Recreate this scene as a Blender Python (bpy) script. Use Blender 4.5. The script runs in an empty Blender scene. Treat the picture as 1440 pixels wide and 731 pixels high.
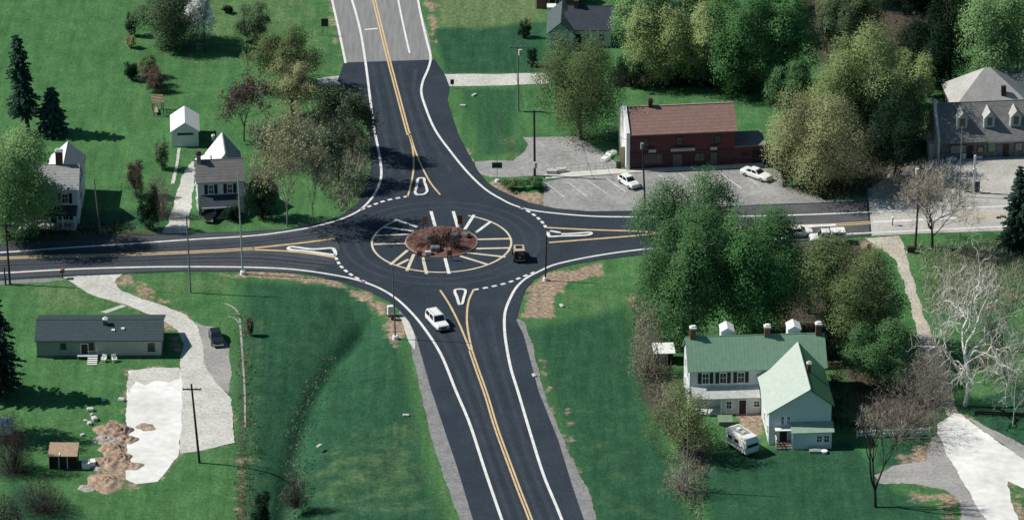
import bpy, bmesh, math, random
import numpy as np
from mathutils import Vector, Matrix
from mathutils.geometry import tessellate_polygon

rad = math.radians
SC = bpy.context.scene
COL = SC.collection

# ------------------------------------------------------------------ camera
F = 7000.0                      # focal length in units of photo pixels (photo is 1440 wide)
PITCH = rad(25.1)
CX, CY = 720.0, 365.0
FW = np.array([0, math.cos(PITCH), -math.sin(PITCH)])
UP = np.array([0, math.sin(PITCH), math.cos(PITCH)])
RT = np.array([1.0, 0, 0])
S0 = 9.8                        # photo pixels per metre at the roundabout
def ray(px, py):
    return FW * F + RT * (px - CX) + UP * (CY - py)
CAM = -ray(621, 341) / F * (F / S0)

def G(px, py, z=0.0):
    """ground point seen at a photo position"""
    d = ray(px, py)
    t = (z - CAM[2]) / d[2]
    p = CAM + d * t
    return Vector((p[0], p[1], z))
def scale_at(p):
    return F / float(np.dot(np.array(p) - CAM, FW))
def pix(P):
    q = P - CAM
    dep = q @ FW
    return CX + F * (q @ RT) / dep, CY - F * (q @ UP) / dep

cd = bpy.data.cameras.new('camera')
cam = bpy.data.objects.new('camera', cd)
COL.objects.link(cam)
cd.sensor_width = 36
cd.sensor_fit = 'HORIZONTAL'
cd.lens = 36 * F / 1440
cd.clip_start = 1
cd.clip_end = 20000
cam.location = CAM
cam.rotation_euler = (rad(90) - PITCH, 0, 0)
SC.camera = cam

# ------------------------------------------------------------------ light
EL, SUNDIR = rad(45), math.atan2(-0.13, 1.0)       # shadows fall along SUNDIR
w = bpy.data.worlds.new('World'); SC.world = w; w.use_nodes = True
nt = w.node_tree
bg = nt.nodes['Background']
sky = nt.nodes.new('ShaderNodeTexSky')
sky.sky_type = 'NISHITA'; sky.sun_disc = False
sky.sun_elevation = EL
sky.ozone_density = 2.5
skt = nt.nodes.new('ShaderNodeMix'); skt.data_type = 'RGBA'; skt.blend_type = 'MULTIPLY'
skt.inputs['Factor'].default_value = 1.0; skt.inputs['B'].default_value = (0.64, 0.99, 1.0, 1)
nt.links.new(sky.outputs[0], skt.inputs['A']); nt.links.new(skt.outputs['Result'], bg.inputs[0])
bg.inputs[1].default_value = 0.058
sl = bpy.data.lights.new('sun', 'SUN'); sun = bpy.data.objects.new('sun', sl)
COL.objects.link(sun)
sl.energy = 4.9; sl.angle = rad(0.5); sl.color = (1.0, 0.95, 0.87)
travel = Vector((math.cos(SUNDIR) * math.cos(EL), math.sin(SUNDIR) * math.cos(EL), -math.sin(EL)))
sun.rotation_euler = travel.to_track_quat('-Z', 'Y').to_euler()
sun.location = (-200, 60, 200)
tosun = -travel
sky.sun_rotation = math.atan2(tosun.x, tosun.y)
SC.view_settings.view_transform = 'Standard'
SC.view_settings.look = 'None'
SC.view_settings.exposure = 0.0
SC.view_settings.gamma = 1.0
try: SC.view_settings.use_curve_mapping = False
except Exception: pass

# ------------------------------------------------------------------ materials
_M = {}
def mat(name, col, rough=0.8, var=0.15, scale=1.5, col2=None, spec=0.3, bump=0.0, metal=0.0, fine=None, stretch=None):
    if name in _M: return _M[name]
    m = bpy.data.materials.new(name); m.use_nodes = True
    n, l = m.node_tree.nodes, m.node_tree.links
    b = n['Principled BSDF']
    b.inputs['Roughness'].default_value = rough
    b.inputs['Metallic'].default_value = metal
    b.inputs['Specular IOR Level'].default_value = spec
    tc = n.new('ShaderNodeTexCoord')
    mp = n.new('ShaderNodeMapping')
    if stretch: mp.inputs['Scale'].default_value = stretch
    l.new(tc.outputs['Object'], mp.inputs[0])
    tx = n.new('ShaderNodeTexNoise'); tx.inputs['Scale'].default_value = scale
    tx.inputs['Detail'].default_value = 6; tx.inputs['Roughness'].default_value = 0.65
    l.new(mp.outputs[0], tx.inputs['Vector'])
    rp = n.new('ShaderNodeValToRGB')
    c2 = col2 if col2 else tuple(min(1, c * (1 + var)) for c in col)
    c1 = col if col2 else tuple(c * (1 - var) for c in col)
    rp.color_ramp.elements[0].position = 0.32; rp.color_ramp.elements[1].position = 0.68
    rp.color_ramp.elements[0].color = (*c1, 1); rp.color_ramp.elements[1].color = (*c2, 1)
    l.new(tx.outputs['Fac'], rp.inputs[0])
    out = rp.outputs[0]
    if fine:
        t2 = n.new('ShaderNodeTexNoise'); t2.inputs['Scale'].default_value = fine[0]
        t2.inputs['Detail'].default_value = 3
        l.new(mp.outputs[0], t2.inputs['Vector'])
        mr = n.new('ShaderNodeMapRange')
        mr.inputs['From Min'].default_value = 0.3; mr.inputs['From Max'].default_value = 0.7
        mr.inputs['To Min'].default_value = 1 - fine[1]; mr.inputs['To Max'].default_value = 1 + fine[1]
        l.new(t2.outputs['Fac'], mr.inputs['Value'])
        mx = n.new('ShaderNodeMix'); mx.data_type = 'RGBA'; mx.blend_type = 'MULTIPLY'
        mx.inputs['Factor'].default_value = 1
        l.new(out, mx.inputs['A']); l.new(mr.outputs[0], mx.inputs['B'])
        out = mx.outputs['Result']
    l.new(out, b.inputs['Base Color'])
    if bump:
        bp = n.new('ShaderNodeBump'); bp.inputs['Strength'].default_value = bump
        bp.inputs['Distance'].default_value = 0.05
        l.new(tx.outputs['Fac'], bp.inputs['Height']); l.new(bp.outputs[0], b.inputs['Normal'])
    _M[name] = m
    return m

def striped(name, col, dark, period, axis='Z', rough=0.7, width=0.85, var=0.1, rot=None, sq=1.6):
    """siding, shingle courses, metal ribs or brick courses in object space"""
    if name in _M: return _M[name]
    m = bpy.data.materials.new(name); m.use_nodes = True
    n, l = m.node_tree.nodes, m.node_tree.links
    b = n['Principled BSDF']; b.inputs['Roughness'].default_value = rough
    b.inputs['Specular IOR Level'].default_value = 0.3
    tc = n.new('ShaderNodeTexCoord')
    sp = n.new('ShaderNodeSeparateXYZ'); l.new(tc.outputs['Object'], sp.inputs[0])
    a = n.new('ShaderNodeMath'); a.operation = 'DIVIDE'; a.inputs[1].default_value = period
    l.new(sp.outputs[axis], a.inputs[0])
    f = n.new('ShaderNodeMath'); f.operation = 'FRACT'; l.new(a.outputs[0], f.inputs[0])
    g = n.new('ShaderNodeMath'); g.operation = 'GREATER_THAN'; g.inputs[1].default_value = width
    l.new(f.outputs[0], g.inputs[0])
    tx = n.new('ShaderNodeTexNoise'); tx.inputs['Scale'].default_value = sq
    tx.inputs['Detail'].default_value = 7; tx.inputs['Roughness'].default_value = 0.7
    l.new(tc.outputs['Object'], tx.inputs['Vector'])
    rp = n.new('ShaderNodeValToRGB')
    rp.color_ramp.elements[0].position = 0.33; rp.color_ramp.elements[1].position = 0.67
    rp.color_ramp.elements[0].color = (*[c * (1 - var) for c in col], 1)
    rp.color_ramp.elements[1].color = (*[min(1, c * (1 + var)) for c in col], 1)
    l.new(tx.outputs['Fac'], rp.inputs[0])
    mx = n.new('ShaderNodeMix'); mx.data_type = 'RGBA'
    l.new(g.outputs[0], mx.inputs['Factor']); l.new(rp.outputs[0], mx.inputs['A'])
    mx.inputs['B'].default_value = (*dark, 1)
    l.new(mx.outputs['Result'], b.inputs['Base Color'])
    _M[name] = m
    return m

def foliage(name, c1, c2, trans=0.30):
    if name in _M: return _M[name]
    m = bpy.data.materials.new(name); m.use_nodes = True
    n, l = m.node_tree.nodes, m.node_tree.links
    n.remove(n['Principled BSDF'])
    out = n['Material Output']
    at = n.new('ShaderNodeAttribute'); at.attribute_name = 'tint'
    oi = n.new('ShaderNodeObjectInfo')
    ad = n.new('ShaderNodeMath'); ad.operation = 'MULTIPLY_ADD'
    ad.inputs[1].default_value = 0.25
    l.new(oi.outputs['Random'], ad.inputs[0]); l.new(at.outputs['Fac'], ad.inputs[2])
    rp = n.new('ShaderNodeValToRGB')
    rp.color_ramp.elements[0].position = 0.1; rp.color_ramp.elements[1].position = 1.1 / 1.25
    rp.color_ramp.elements[0].color = (*c1, 1); rp.color_ramp.elements[1].color = (*c2, 1)
    l.new(ad.outputs[0], rp.inputs[0])
    d = n.new('ShaderNodeBsdfDiffuse'); t = n.new('ShaderNodeBsdfTranslucent')
    l.new(rp.outputs[0], d.inputs[0]); l.new(rp.outputs[0], t.inputs[0])
    mx = n.new('ShaderNodeMixShader'); mx.inputs[0].default_value = trans
    l.new(d.outputs[0], mx.inputs[1]); l.new(t.outputs[0], mx.inputs[2])
    l.new(mx.outputs[0], out.inputs['Surface'])
    _M[name] = m
    return m

def glassy(name, col, rough=0.08):
    if name in _M: return _M[name]
    m = bpy.data.materials.new(name); m.use_nodes = True
    b = m.node_tree.nodes['Principled BSDF']
    n, l = m.node_tree.nodes, m.node_tree.links
    tx = n.new('ShaderNodeTexNoise'); tx.inputs['Scale'].default_value = 2.0
    rp = n.new('ShaderNodeValToRGB')
    rp.color_ramp.elements[0].color = (*[c * .6 for c in col], 1)
    rp.color_ramp.elements[1].color = (*[c * 1.4 for c in col], 1)
    l.new(tx.outputs['Fac'], rp.inputs[0]); l.new(rp.outputs[0], b.inputs['Base Color'])
    b.inputs['Roughness'].default_value = rough
    b.inputs['Specular IOR Level'].default_value = 0.5
    _M[name] = m
    return m

ASPHALT = mat('asphalt', (0.023, 0.034, 0.048), 0.9, scale=0.13, col2=(0.040, 0.053, 0.071), fine=(3.5, 0.26), spec=0.2)
WORN = mat('worn_asphalt', (0.055, 0.062, 0.074), 0.9, scale=0.25, col2=(0.080, 0.086, 0.097), fine=(3.0, 0.2), spec=0.2)
OLDASPH = mat('old_asphalt', (0.215, 0.215, 0.22), 0.9, scale=0.4, col2=(0.265, 0.26, 0.26), fine=(2.0, 0.14), spec=0.2, stretch=(1, .08, 1))
OLDEAST = mat('old_concrete', (0.36, 0.35, 0.325), 0.9, scale=0.2, col2=(0.53, 0.51, 0.475), fine=(2.5, 0.15), spec=0.2)
LOT = mat('lot_asphalt', (0.23, 0.23, 0.232), 0.92, scale=0.18, col2=(0.37, 0.362, 0.35), fine=(1.6, 0.2), spec=0.2)
GRAVEL = mat('gravel', (0.46, 0.45, 0.42), 0.95, scale=0.25, col2=(0.62, 0.60, 0.56), fine=(2.2, 0.2), spec=0.1)
PALE = mat('white_gravel', (0.62, 0.61, 0.585), 0.95, scale=0.14, col2=(0.86, 0.85, 0.825), fine=(0.9, 0.09), spec=0.1)
GREYGRAV = mat('grey_gravel', (0.27, 0.26, 0.255), 0.95, scale=0.2, col2=(0.40, 0.385, 0.37), fine=(2.2, 0.2), spec=0.1)
SHOULDER = mat('shoulder_stone', (0.19, 0.19, 0.195), 0.95, scale=0.5, col2=(0.29, 0.285, 0.28), fine=(2.5, 0.25), spec=0.1)
TRACK = mat('dirt_track', (0.38, 0.34, 0.28), 0.95, scale=0.3, col2=(0.56, 0.52, 0.44), fine=(2.0, 0.25), spec=0.1)
WPAINT = mat('white_road_paint', (0.62, 0.62, 0.60), 0.6, scale=1.0, col2=(0.86, 0.86, 0.84), fine=(6, 0.12))
YPAINT = mat('yellow_road_paint', (0.58, 0.41, 0.21), 0.6, scale=1.0, col2=(0.74, 0.56, 0.33), fine=(6, 0.12))
CPAINT = mat('cream_road_paint', (0.55, 0.48, 0.35), 0.6, scale=0.7, col2=(0.76, 0.68, 0.52), fine=(6, 0.12))
FPAINT = mat('faded_road_paint', (0.40, 0.39, 0.38), 0.7, scale=1.0, col2=(0.68, 0.66, 0.64), fine=(4, 0.3))
CONC = mat('concrete', (0.50, 0.49, 0.46), 0.85, scale=0.8, col2=(0.66, 0.64, 0.60), fine=(5, 0.1))
WHITE = mat('white_paint', (0.74, 0.75, 0.74), 0.6, scale=0.7, col2=(0.86, 0.86, 0.85))
WSIDE = striped('white_siding', (0.68, 0.71, 0.72), (0.50, 0.53, 0.54), 0.22, 'Z', width=0.86, var=0.06)
WMETAL = striped('white_metal_roof', (0.82, 0.82, 0.80), (0.62, 0.62, 0.62), 0.55, 'X', rough=0.5, width=0.92, var=0.05)
WMETALY = striped('white_metal_roof_cross', (0.82, 0.82, 0.80), (0.62, 0.62, 0.62), 0.55, 'Y', rough=0.5, width=0.92, var=0.05)
GREYROOF = striped('grey_shingle', (0.16, 0.155, 0.155), (0.10, 0.10, 0.10), 0.3, 'Z', width=0.82, var=0.22)
PALEROOF = striped('pale_shingle_and_shaded_slope', (0.34, 0.35, 0.35), (0.24, 0.25, 0.25), 0.3, 'Z', width=0.85, var=0.18)
SLATE = striped('blue_slate', (0.042, 0.055, 0.072), (0.028, 0.036, 0.048), 0.25, 'Z', width=0.82, var=0.25)
GSLATE = striped('green_grey_slate', (0.085, 0.115, 0.115), (0.06, 0.08, 0.08), 0.25, 'Z', width=0.82, var=0.2)
RANCHROOF = striped('dark_slate_shingle', (0.042, 0.066, 0.076), (0.028, 0.046, 0.054), 0.16, 'Z', width=0.8, var=0.22)
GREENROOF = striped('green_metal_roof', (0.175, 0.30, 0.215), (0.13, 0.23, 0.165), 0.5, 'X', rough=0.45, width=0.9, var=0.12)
GREENSUN = striped('sunlit_green_metal_roof', (0.47, 0.535, 0.475), (0.38, 0.44, 0.39), 0.5, 'Y', rough=0.45, width=0.9, var=0.10)  # paler copy of the green roof: sunlight on the west slope put into colour
GREENSHADE = striped('shaded_green_metal_roof', (0.065, 0.17, 0.085), (0.045, 0.12, 0.06), 0.5, 'Y', rough=0.45, width=0.9, var=0.10)  # darker copy of the green roof: shade on the east slope painted in
TINROOF = mat('weathered_tin', (0.40, 0.42, 0.40), 0.55, scale=1.2, col2=(0.58, 0.59, 0.57), fine=(6, 0.2))
BROWNROOF = striped('brown_shingle', (0.25, 0.152, 0.130), (0.19, 0.115, 0.10), 0.3, 'Z', width=0.85, var=0.18)
BRICK = striped('red_brick', (0.118, 0.036, 0.042), (0.088, 0.032, 0.036), 0.24, 'Z', width=0.8, var=0.3, sq=2.5)
DARKBRICK = striped('dark_brick', (0.065, 0.03, 0.032), (0.05, 0.025, 0.026), 0.24, 'Z', width=0.8, var=0.35, sq=2.0)
CHIMBRICK = striped('chimney_brick', (0.20, 0.09, 0.07), (0.12, 0.06, 0.05), 0.15, 'Z', width=0.8, var=0.3, sq=4)
STONE = mat('dark_stone', (0.085, 0.09, 0.096), 0.9, scale=1.6, col2=(0.21, 0.21, 0.212), fine=(4, 0.3))
STOREROOF = striped('store_slate', (0.195, 0.193, 0.195), (0.135, 0.134, 0.136), 0.28, 'Z', width=0.82, var=0.28)
HIPROOF = mat('pale_hip_shingle', (0.36, 0.35, 0.34), 0.85, scale=0.5, col2=(0.47, 0.46, 0.44), fine=(4, 0.12))
BEIGE = striped('beige_siding', (0.50, 0.465, 0.42), (0.40, 0.37, 0.33), 0.2, 'Z', width=0.86, var=0.06)
GREYSIDE = striped('grey_siding', (0.30, 0.31, 0.285), (0.23, 0.24, 0.22), 0.2, 'Z', width=0.86, var=0.12)
PLASTER = mat('whitewash', (0.50, 0.50, 0.49), 0.85, scale=1.4, col2=(0.70, 0.69, 0.67))
DARKWOOD = mat('dark_wood', (0.030, 0.020, 0.020), 0.8, scale=2, col2=(0.06, 0.035, 0.032))
TANWOOD = striped('tan_boards', (0.42, 0.29, 0.20), (0.27, 0.18, 0.12), 0.3, 'X', width=0.85, var=0.22)
WOOD = mat('weathered_wood', (0.14, 0.115, 0.09), 0.9, scale=3, col2=(0.23, 0.19, 0.155))
POLEDK = mat('dark_pole_wood', (0.022, 0.020, 0.020), 0.85, scale=3, col2=(0.045, 0.038, 0.034))
POLEGR = mat('grey_pole_wood', (0.16, 0.16, 0.15), 0.85, scale=3, col2=(0.25, 0.25, 0.235))
STEEL = mat('galvanised_steel', (0.32, 0.40, 0.40), 0.5, scale=2, col2=(0.46, 0.53, 0.53), metal=0.3)
BLACK = mat('black_paint', (0.012, 0.013, 0.016), 0.5, scale=3, col2=(0.025, 0.026, 0.03))
RUBBER = mat('tyre_rubber', (0.012, 0.012, 0.013), 0.9, scale=5, col2=(0.022, 0.022, 0.022))
GLASS = glassy('dark_glass', (0.016, 0.020, 0.026))
PANE = glassy('window_pane', (0.030, 0.036, 0.045))
CARWHITE = mat('white_car_paint', (0.78, 0.78, 0.76), 0.3, scale=0.8, col2=(0.84, 0.84, 0.82), spec=0.5)
CARDARK = mat('navy_car_paint', (0.012, 0.018, 0.028), 0.25, scale=0.8, col2=(0.016, 0.024, 0.036), spec=0.5)
CARBLK = mat('black_car_paint', (0.010, 0.011, 0.012), 0.3, scale=0.8, col2=(0.015, 0.016, 0.018), spec=0.5)
TANTOP = mat('tan_canvas', (0.42, 0.33, 0.25), 0.8, scale=3, col2=(0.52, 0.43, 0.33))
CHROME = mat('chrome', (0.5, 0.5, 0.5), 0.25, scale=2, metal=0.9)
REDLENS = mat('red_lens', (0.35, 0.02, 0.015), 0.3, scale=4)
CLEARLENS = mat('clear_lens', (0.7, 0.7, 0.68), 0.15, scale=4)
GREENSIGN = mat('green_sign', (0.010, 0.075, 0.045), 0.5, scale=2)
RUST = mat('rusty_brown_board', (0.17, 0.075, 0.05), 0.8, scale=2, col2=(0.26, 0.125, 0.09))
MULCH = mat('brown_mulch', (0.062, 0.032, 0.028), 0.95, scale=0.9, col2=(0.20, 0.105, 0.084), fine=(4, 0.4), bump=0.6)
SOIL = mat('tan_soil', (0.25, 0.175, 0.125), 0.95, scale=0.7, col2=(0.46, 0.35, 0.265), fine=(2.5, 0.3), bump=0.8)
GREYSOIL = mat('grey_rubble', (0.30, 0.27, 0.24), 0.95, scale=1.0, col2=(0.44, 0.40, 0.36), fine=(3, 0.3), bump=0.8)
REDSOIL = mat('reddish_soil', (0.21, 0.135, 0.105), 0.95, scale=0.8, col2=(0.43, 0.31, 0.235), fine=(2.5, 0.35), bump=0.8)
ROCK = mat('pale_rock', (0.45, 0.44, 0.42), 0.9, scale=1.5, col2=(0.65, 0.64, 0.61))
BARK = mat('brown_bark', (0.075, 0.06, 0.05), 0.95, scale=2, col2=(0.14, 0.115, 0.095))
DKBARK = mat('dark_bark', (0.022, 0.019, 0.019), 0.95, scale=2, col2=(0.05, 0.043, 0.042))
GREYBARK = mat('grey_bark', (0.17, 0.15, 0.13), 0.95, scale=2, col2=(0.29, 0.265, 0.235))
PALEBARK = mat('white_bark', (0.52, 0.49, 0.44), 0.9, scale=0.8, col2=(0.86, 0.84, 0.80))
TANTWIG = mat('tan_twigs', (0.38, 0.325, 0.265), 0.95, scale=2, col2=(0.54, 0.475, 0.40))
GREYTWIG = mat('grey_twigs', (0.27, 0.235, 0.195), 0.95, scale=2, col2=(0.40, 0.36, 0.30))
PINKTWIG = mat('reddish_twigs', (0.185, 0.155, 0.135), 0.95, scale=2, col2=(0.29, 0.25, 0.22))
DKTWIG = mat('dark_twigs', (0.045, 0.036, 0.036), 0.95, scale=2, col2=(0.10, 0.08, 0.077))

FOL = {
 'vivid':  foliage('vivid_leaves', (0.065, 0.161, 0.060), (0.129, 0.280, 0.108)),
 'mid':    foliage('mid_green_leaves', (0.066, 0.145, 0.062), (0.139, 0.264, 0.112)),
 'yellow': foliage('yellow_green_leaves', (0.186, 0.250, 0.102), (0.371, 0.454, 0.205)),
 'olive':  foliage('olive_leaves', (0.109, 0.156, 0.068), (0.225, 0.292, 0.129)),
 'taupe':  foliage('budding_leaves', (0.250, 0.265, 0.130), (0.420, 0.430, 0.235)),
 'brown':  foliage('bronze_leaves', (0.075, 0.058, 0.05), (0.19, 0.145, 0.12)),
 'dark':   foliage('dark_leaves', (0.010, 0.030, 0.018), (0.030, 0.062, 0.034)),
 'pine':   foliage('conifer_needles', (0.018, 0.049, 0.038), (0.067, 0.131, 0.096), 0.1),
 'spruce': foliage('blue_spruce_needles', (0.032, 0.084, 0.074), (0.105, 0.201, 0.158), 0.1),
 'light':  foliage('light_green_leaves', (0.165, 0.282, 0.123), (0.294, 0.447, 0.206)),
 'blossom':foliage('white_blossom', (0.45, 0.45, 0.44), (0.78, 0.78, 0.77)),
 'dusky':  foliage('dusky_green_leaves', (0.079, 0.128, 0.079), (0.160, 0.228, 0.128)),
}

# ------------------------------------------------------------------ object helpers
def link(o, parent=None):
    COL.objects.link(o)
    if parent: o.parent = parent
    return o
def tag(o, label=None, cat=None, group=None, kind=None):
    if label: o['label'] = label
    if cat: o['category'] = cat
    if group: o['group'] = group
    if kind: o['kind'] = kind
    return o
def thing(name, label, cat, loc=(0, 0, 0), rz=0.0, group=None):
    o = bpy.data.objects.new(name, None); link(o)
    o.location = loc; o.rotation_euler = (0, 0, rz); o.empty_display_size = 0.5
    return tag(o, label, cat, group)
def from_np(name, V, Q, material, parent=None, tint=None, smooth=False):
    """mesh of quads (or tris) from numpy arrays"""
    me = bpy.data.meshes.new(name)
    V = np.asarray(V, dtype=np.float32); Q = np.asarray(Q, dtype=np.int32)
    k = Q.shape[1]
    me.vertices.add(len(V)); me.vertices.foreach_set('co', V.ravel())
    me.loops.add(Q.size); me.loops.foreach_set('vertex_index', Q.ravel())
    me.polygons.add(len(Q))
    me.polygons.foreach_set('loop_start', np.arange(0, Q.size, k, dtype=np.int32))
    me.polygons.foreach_set('loop_total', np.full(len(Q), k, dtype=np.int32))
    if smooth: me.polygons.foreach_set('use_smooth', np.ones(len(Q), dtype=bool))
    me.update(calc_edges=True); me.validate()
    if tint is not None:
        a = me.attributes.new('tint', 'FLOAT', 'POINT'); a.data.foreach_set('value', np.asarray(tint, np.float32))
    me.materials.append(material)
    return link(bpy.data.objects.new(name, me), parent)

class MB:
    def __init__(s): s.v = []; s.f = []
    def add(s, vs, fs):
        b = len(s.v); s.v += [tuple(v) for v in vs]; s.f += [[b + i for i in f] for f in fs]; return s
    def box(s, x0, y0, z0, x1, y1, z1, M=None):
        vs = [Vector(p) for p in ((x0,y0,z0),(x1,y0,z0),(x1,y1,z0),(x0,y1,z0),(x0,y0,z1),(x1,y0,z1),(x1,y1,z1),(x0,y1,z1))]
        if M: vs = [M @ v for v in vs]
        return s.add(vs, [(0,3,2,1),(4,5,6,7),(0,1,5,4),(1,2,6,5),(2,3,7,6),(3,0,4,7)])
    def slab(s, quad, t):
        q = [Vector(p) for p in quad]
        n = (q[1] - q[0]).cross(q[2] - q[0]).normalized()
        if n.z < 0: q.reverse(); n = -n
        k = len(q)
        lo = [p - n * t for p in q]
        fs = [tuple(range(k)), tuple(range(2 * k - 1, k - 1, -1))]
        fs += [(i, i + k, (i + 1) % k + k, (i + 1) % k) for i in range(k)]
        return s.add(q + lo, fs)
    def tube(s, p0, p1, r0, r1=None, n=8, caps=True):
        p0, p1 = Vector(p0), Vector(p1); r1 = r0 if r1 is None else r1
        d = (p1 - p0).normalized()
        a = d.orthogonal().normalized(); b = d.cross(a)
        vs = []
        for p, r in ((p0, r0), (p1, r1)):
            for i in range(n):
                t = 2 * math.pi * i / n
                vs.append(p + a * (r * math.cos(t)) + b * (r * math.sin(t)))
        fs = [(i, (i + 1) % n, n + (i + 1) % n, n + i) for i in range(n)]
        if caps: fs += [tuple(range(n - 1, -1, -1)), tuple(range(n, 2 * n))]
        return s.add(vs, fs)
    def prism(s, pts, axis, a, b):
        """polygon in the plane across axis, extruded from a to b"""
        k = len(pts)
        def P(u, v, t): return (t, u, v) if axis == 'x' else ((u, t, v) if axis == 'y' else (u, v, t))
        vs = [P(u, v, a) for u, v in pts] + [P(u, v, b) for u, v in pts]
        fs = [tuple(range(k)), tuple(range(2 * k - 1, k - 1, -1))] + [(i, i + k, (i + 1) % k + k, (i + 1) % k) for i in range(k)]
        return s.add(vs, fs)
    def build(s, name, material, parent=None, bevel=0.0, smooth=False, seg=2):
        me = bpy.data.meshes.new(name)
        bm = bmesh.new()
        vs = [bm.verts.new(v) for v in s.v]
        for f in s.f:
            try: bm.faces.new([vs[i] for i in f])
            except ValueError: pass
        bmesh.ops.recalc_face_normals(bm, faces=bm.faces)
        if bevel: bmesh.ops.bevel(bm, geom=list(bm.edges), offset=bevel, segments=seg, profile=0.6, affect='EDGES', clamp_overlap=True)
        bm.to_mesh(me); bm.free()
        if smooth:
            for p in me.polygons: p.use_smooth = True
        me.materials.append(material)
        return link(bpy.data.objects.new(name, me), parent)

def box(name, material, parent, *a, bevel=0.0):
    return MB().box(*a).build(name, material, parent, bevel)
def copy_tree(o, parent=None):
    c = o.copy(); COL.objects.link(c)
    if parent: c.parent = parent
    for ch in list(o.children): copy_tree(ch, c)
    return c

# ------------------------------------------------------------------ curves and sheets on the ground
def smooth_pts(pts, closed=False, n=6):
    """Catmull-Rom through 2D points"""
    P = [np.array(p[:2], float) for p in pts]
    if len(P) < 3 and not closed: 
        return [P[0] + (P[1] - P[0]) * i / n for i in range(n + 1)]
    out = []; m = len(P)
    rng = range(m) if closed else range(m - 1)
    for i in rng:
        p1, p2 = P[i], P[(i + 1) % m]
        p0 = P[i - 1] if (closed or i > 0) else 2 * p1 - p2
        p3 = P[(i + 2) % m] if (closed or i + 2 < m) else 2 * p2 - p1
        # centripetal, so that long end segments do not overshoot
        d0 = max(1e-4, np.linalg.norm(p1 - p0)) ** .5; d1 = max(1e-4, np.linalg.norm(p2 - p1)) ** .5; d2 = max(1e-4, np.linalg.norm(p3 - p2)) ** .5
        m1 = p2 - p1 + d1 * ((p1 - p0) / d0 - (p2 - p0) / (d0 + d1)); m2 = p2 - p1 + d1 * ((p3 - p2) / d2 - (p3 - p1) / (d1 + d2))
        for k in range(n):
            t = k / n
            out.append((2 * t ** 3 - 3 * t * t + 1) * p1 + (t ** 3 - 2 * t * t + t) * m1 + (3 * t * t - 2 * t ** 3) * p2 + (t ** 3 - t * t) * m2)
    if not closed: out.append(P[-1])
    return out
def ground_pts(px): return [tuple(G(*p)[:2]) for p in px]

def sheet(name, px, material, z, smooth=True, rough=0.0, parent=None, seed=1, world=False):
    P = list(px) if world else ground_pts(px)
    Q = smooth_pts(P, True, 6) if smooth else [np.array(p) for p in P]
    if rough:
        rr = random.Random(seed)
        R = []
        for i in range(len(Q)):
            a, b = Q[i], Q[(i + 1) % len(Q)]
            n = max(1, int(np.linalg.norm(b - a) / 0.5))
            for k in range(n): R.append(a + (b - a) * k / n)
        ph = [rr.uniform(0, 6.28) for _ in range(6)]
        Q = []
        for i, p in enumerate(R):
            j = np.array([rr.uniform(-1, 1), rr.uniform(-1, 1)]) * rough * 0.5
            Q.append(p + j + rough * np.array([math.sin(p[1] * 0.9 + ph[0]) + math.sin(p[0] * 1.7 + ph[1]), math.sin(p[0] * 0.8 + ph[2]) + math.sin(p[1] * 1.9 + ph[3])]) * 0.5)
    vs = [Vector((q[0], q[1], 0)) for q in Q]
    tris = tessellate_polygon([vs])
    me = bpy.data.meshes.new(name)
    me.from_pydata([(v.x, v.y, z) for v in vs], [], [tuple(t) for t in tris])
    bm = bmesh.new(); bm.from_mesh(me)
    for f in bm.faces:
        if f.normal.z < 0: f.normal_flip()
    bm.to_mesh(me); bm.free()
    me.materials.append(material)
    o = link(bpy.data.objects.new(name, me), parent)
    if not parent: o['kind'] = 'structure'
    return o

def strip_geo(mb, P, width, z):
    P = [np.array(p) for p in P]
    L = []; R = []
    for i in range(len(P)):
        a = P[max(0, i - 1)]; b = P[min(len(P) - 1, i + 1)]
        d = (b - a) / max(1e-6, np.linalg.norm(b - a)); n = np.array([-d[1], d[0]]) * width / 2
        L.append(P[i] + n); R.append(P[i] - n)
    vs = [(p[0], p[1], z) for p in L + R]; k = len(P)
    mb.add(vs, [(i + k, i + 1 + k, i + 1, i) for i in range(k - 1)])
def line(mb, px, width, z, n=8, off=0.0):
    P = smooth_pts(ground_pts(px), False, n)
    if off:
        Q = []
        for i in range(len(P)):
            a = P[max(0, i - 1)]; b = P[min(len(P) - 1, i + 1)]
            d = (b - a) / max(1e-6, np.linalg.norm(b - a)); Q.append(P[i] + np.array([-d[1], d[0]]) * off)
        P = Q
    strip_geo(mb, P, width, z)
def dashes(mb, px, width, z, dash, gap):
    P = smooth_pts(ground_pts(px), False, 24)
    s = 0; cur = [P[0]]; on = True
    for a, b in zip(P[:-1], P[1:]):
        d = np.linalg.norm(b - a); t = 0
        while d - t > 1e-6:
            need = (dash if on else gap) - s
            if t + need <= d:
                t += need; p = a + (b - a) * t / d
                if on: cur.append(p); strip_geo(mb, cur, width, z)
                cur = [p]; on = not on; s = 0
            else:
                s += d - t; t = d
                if on: cur.append(b)

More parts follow.
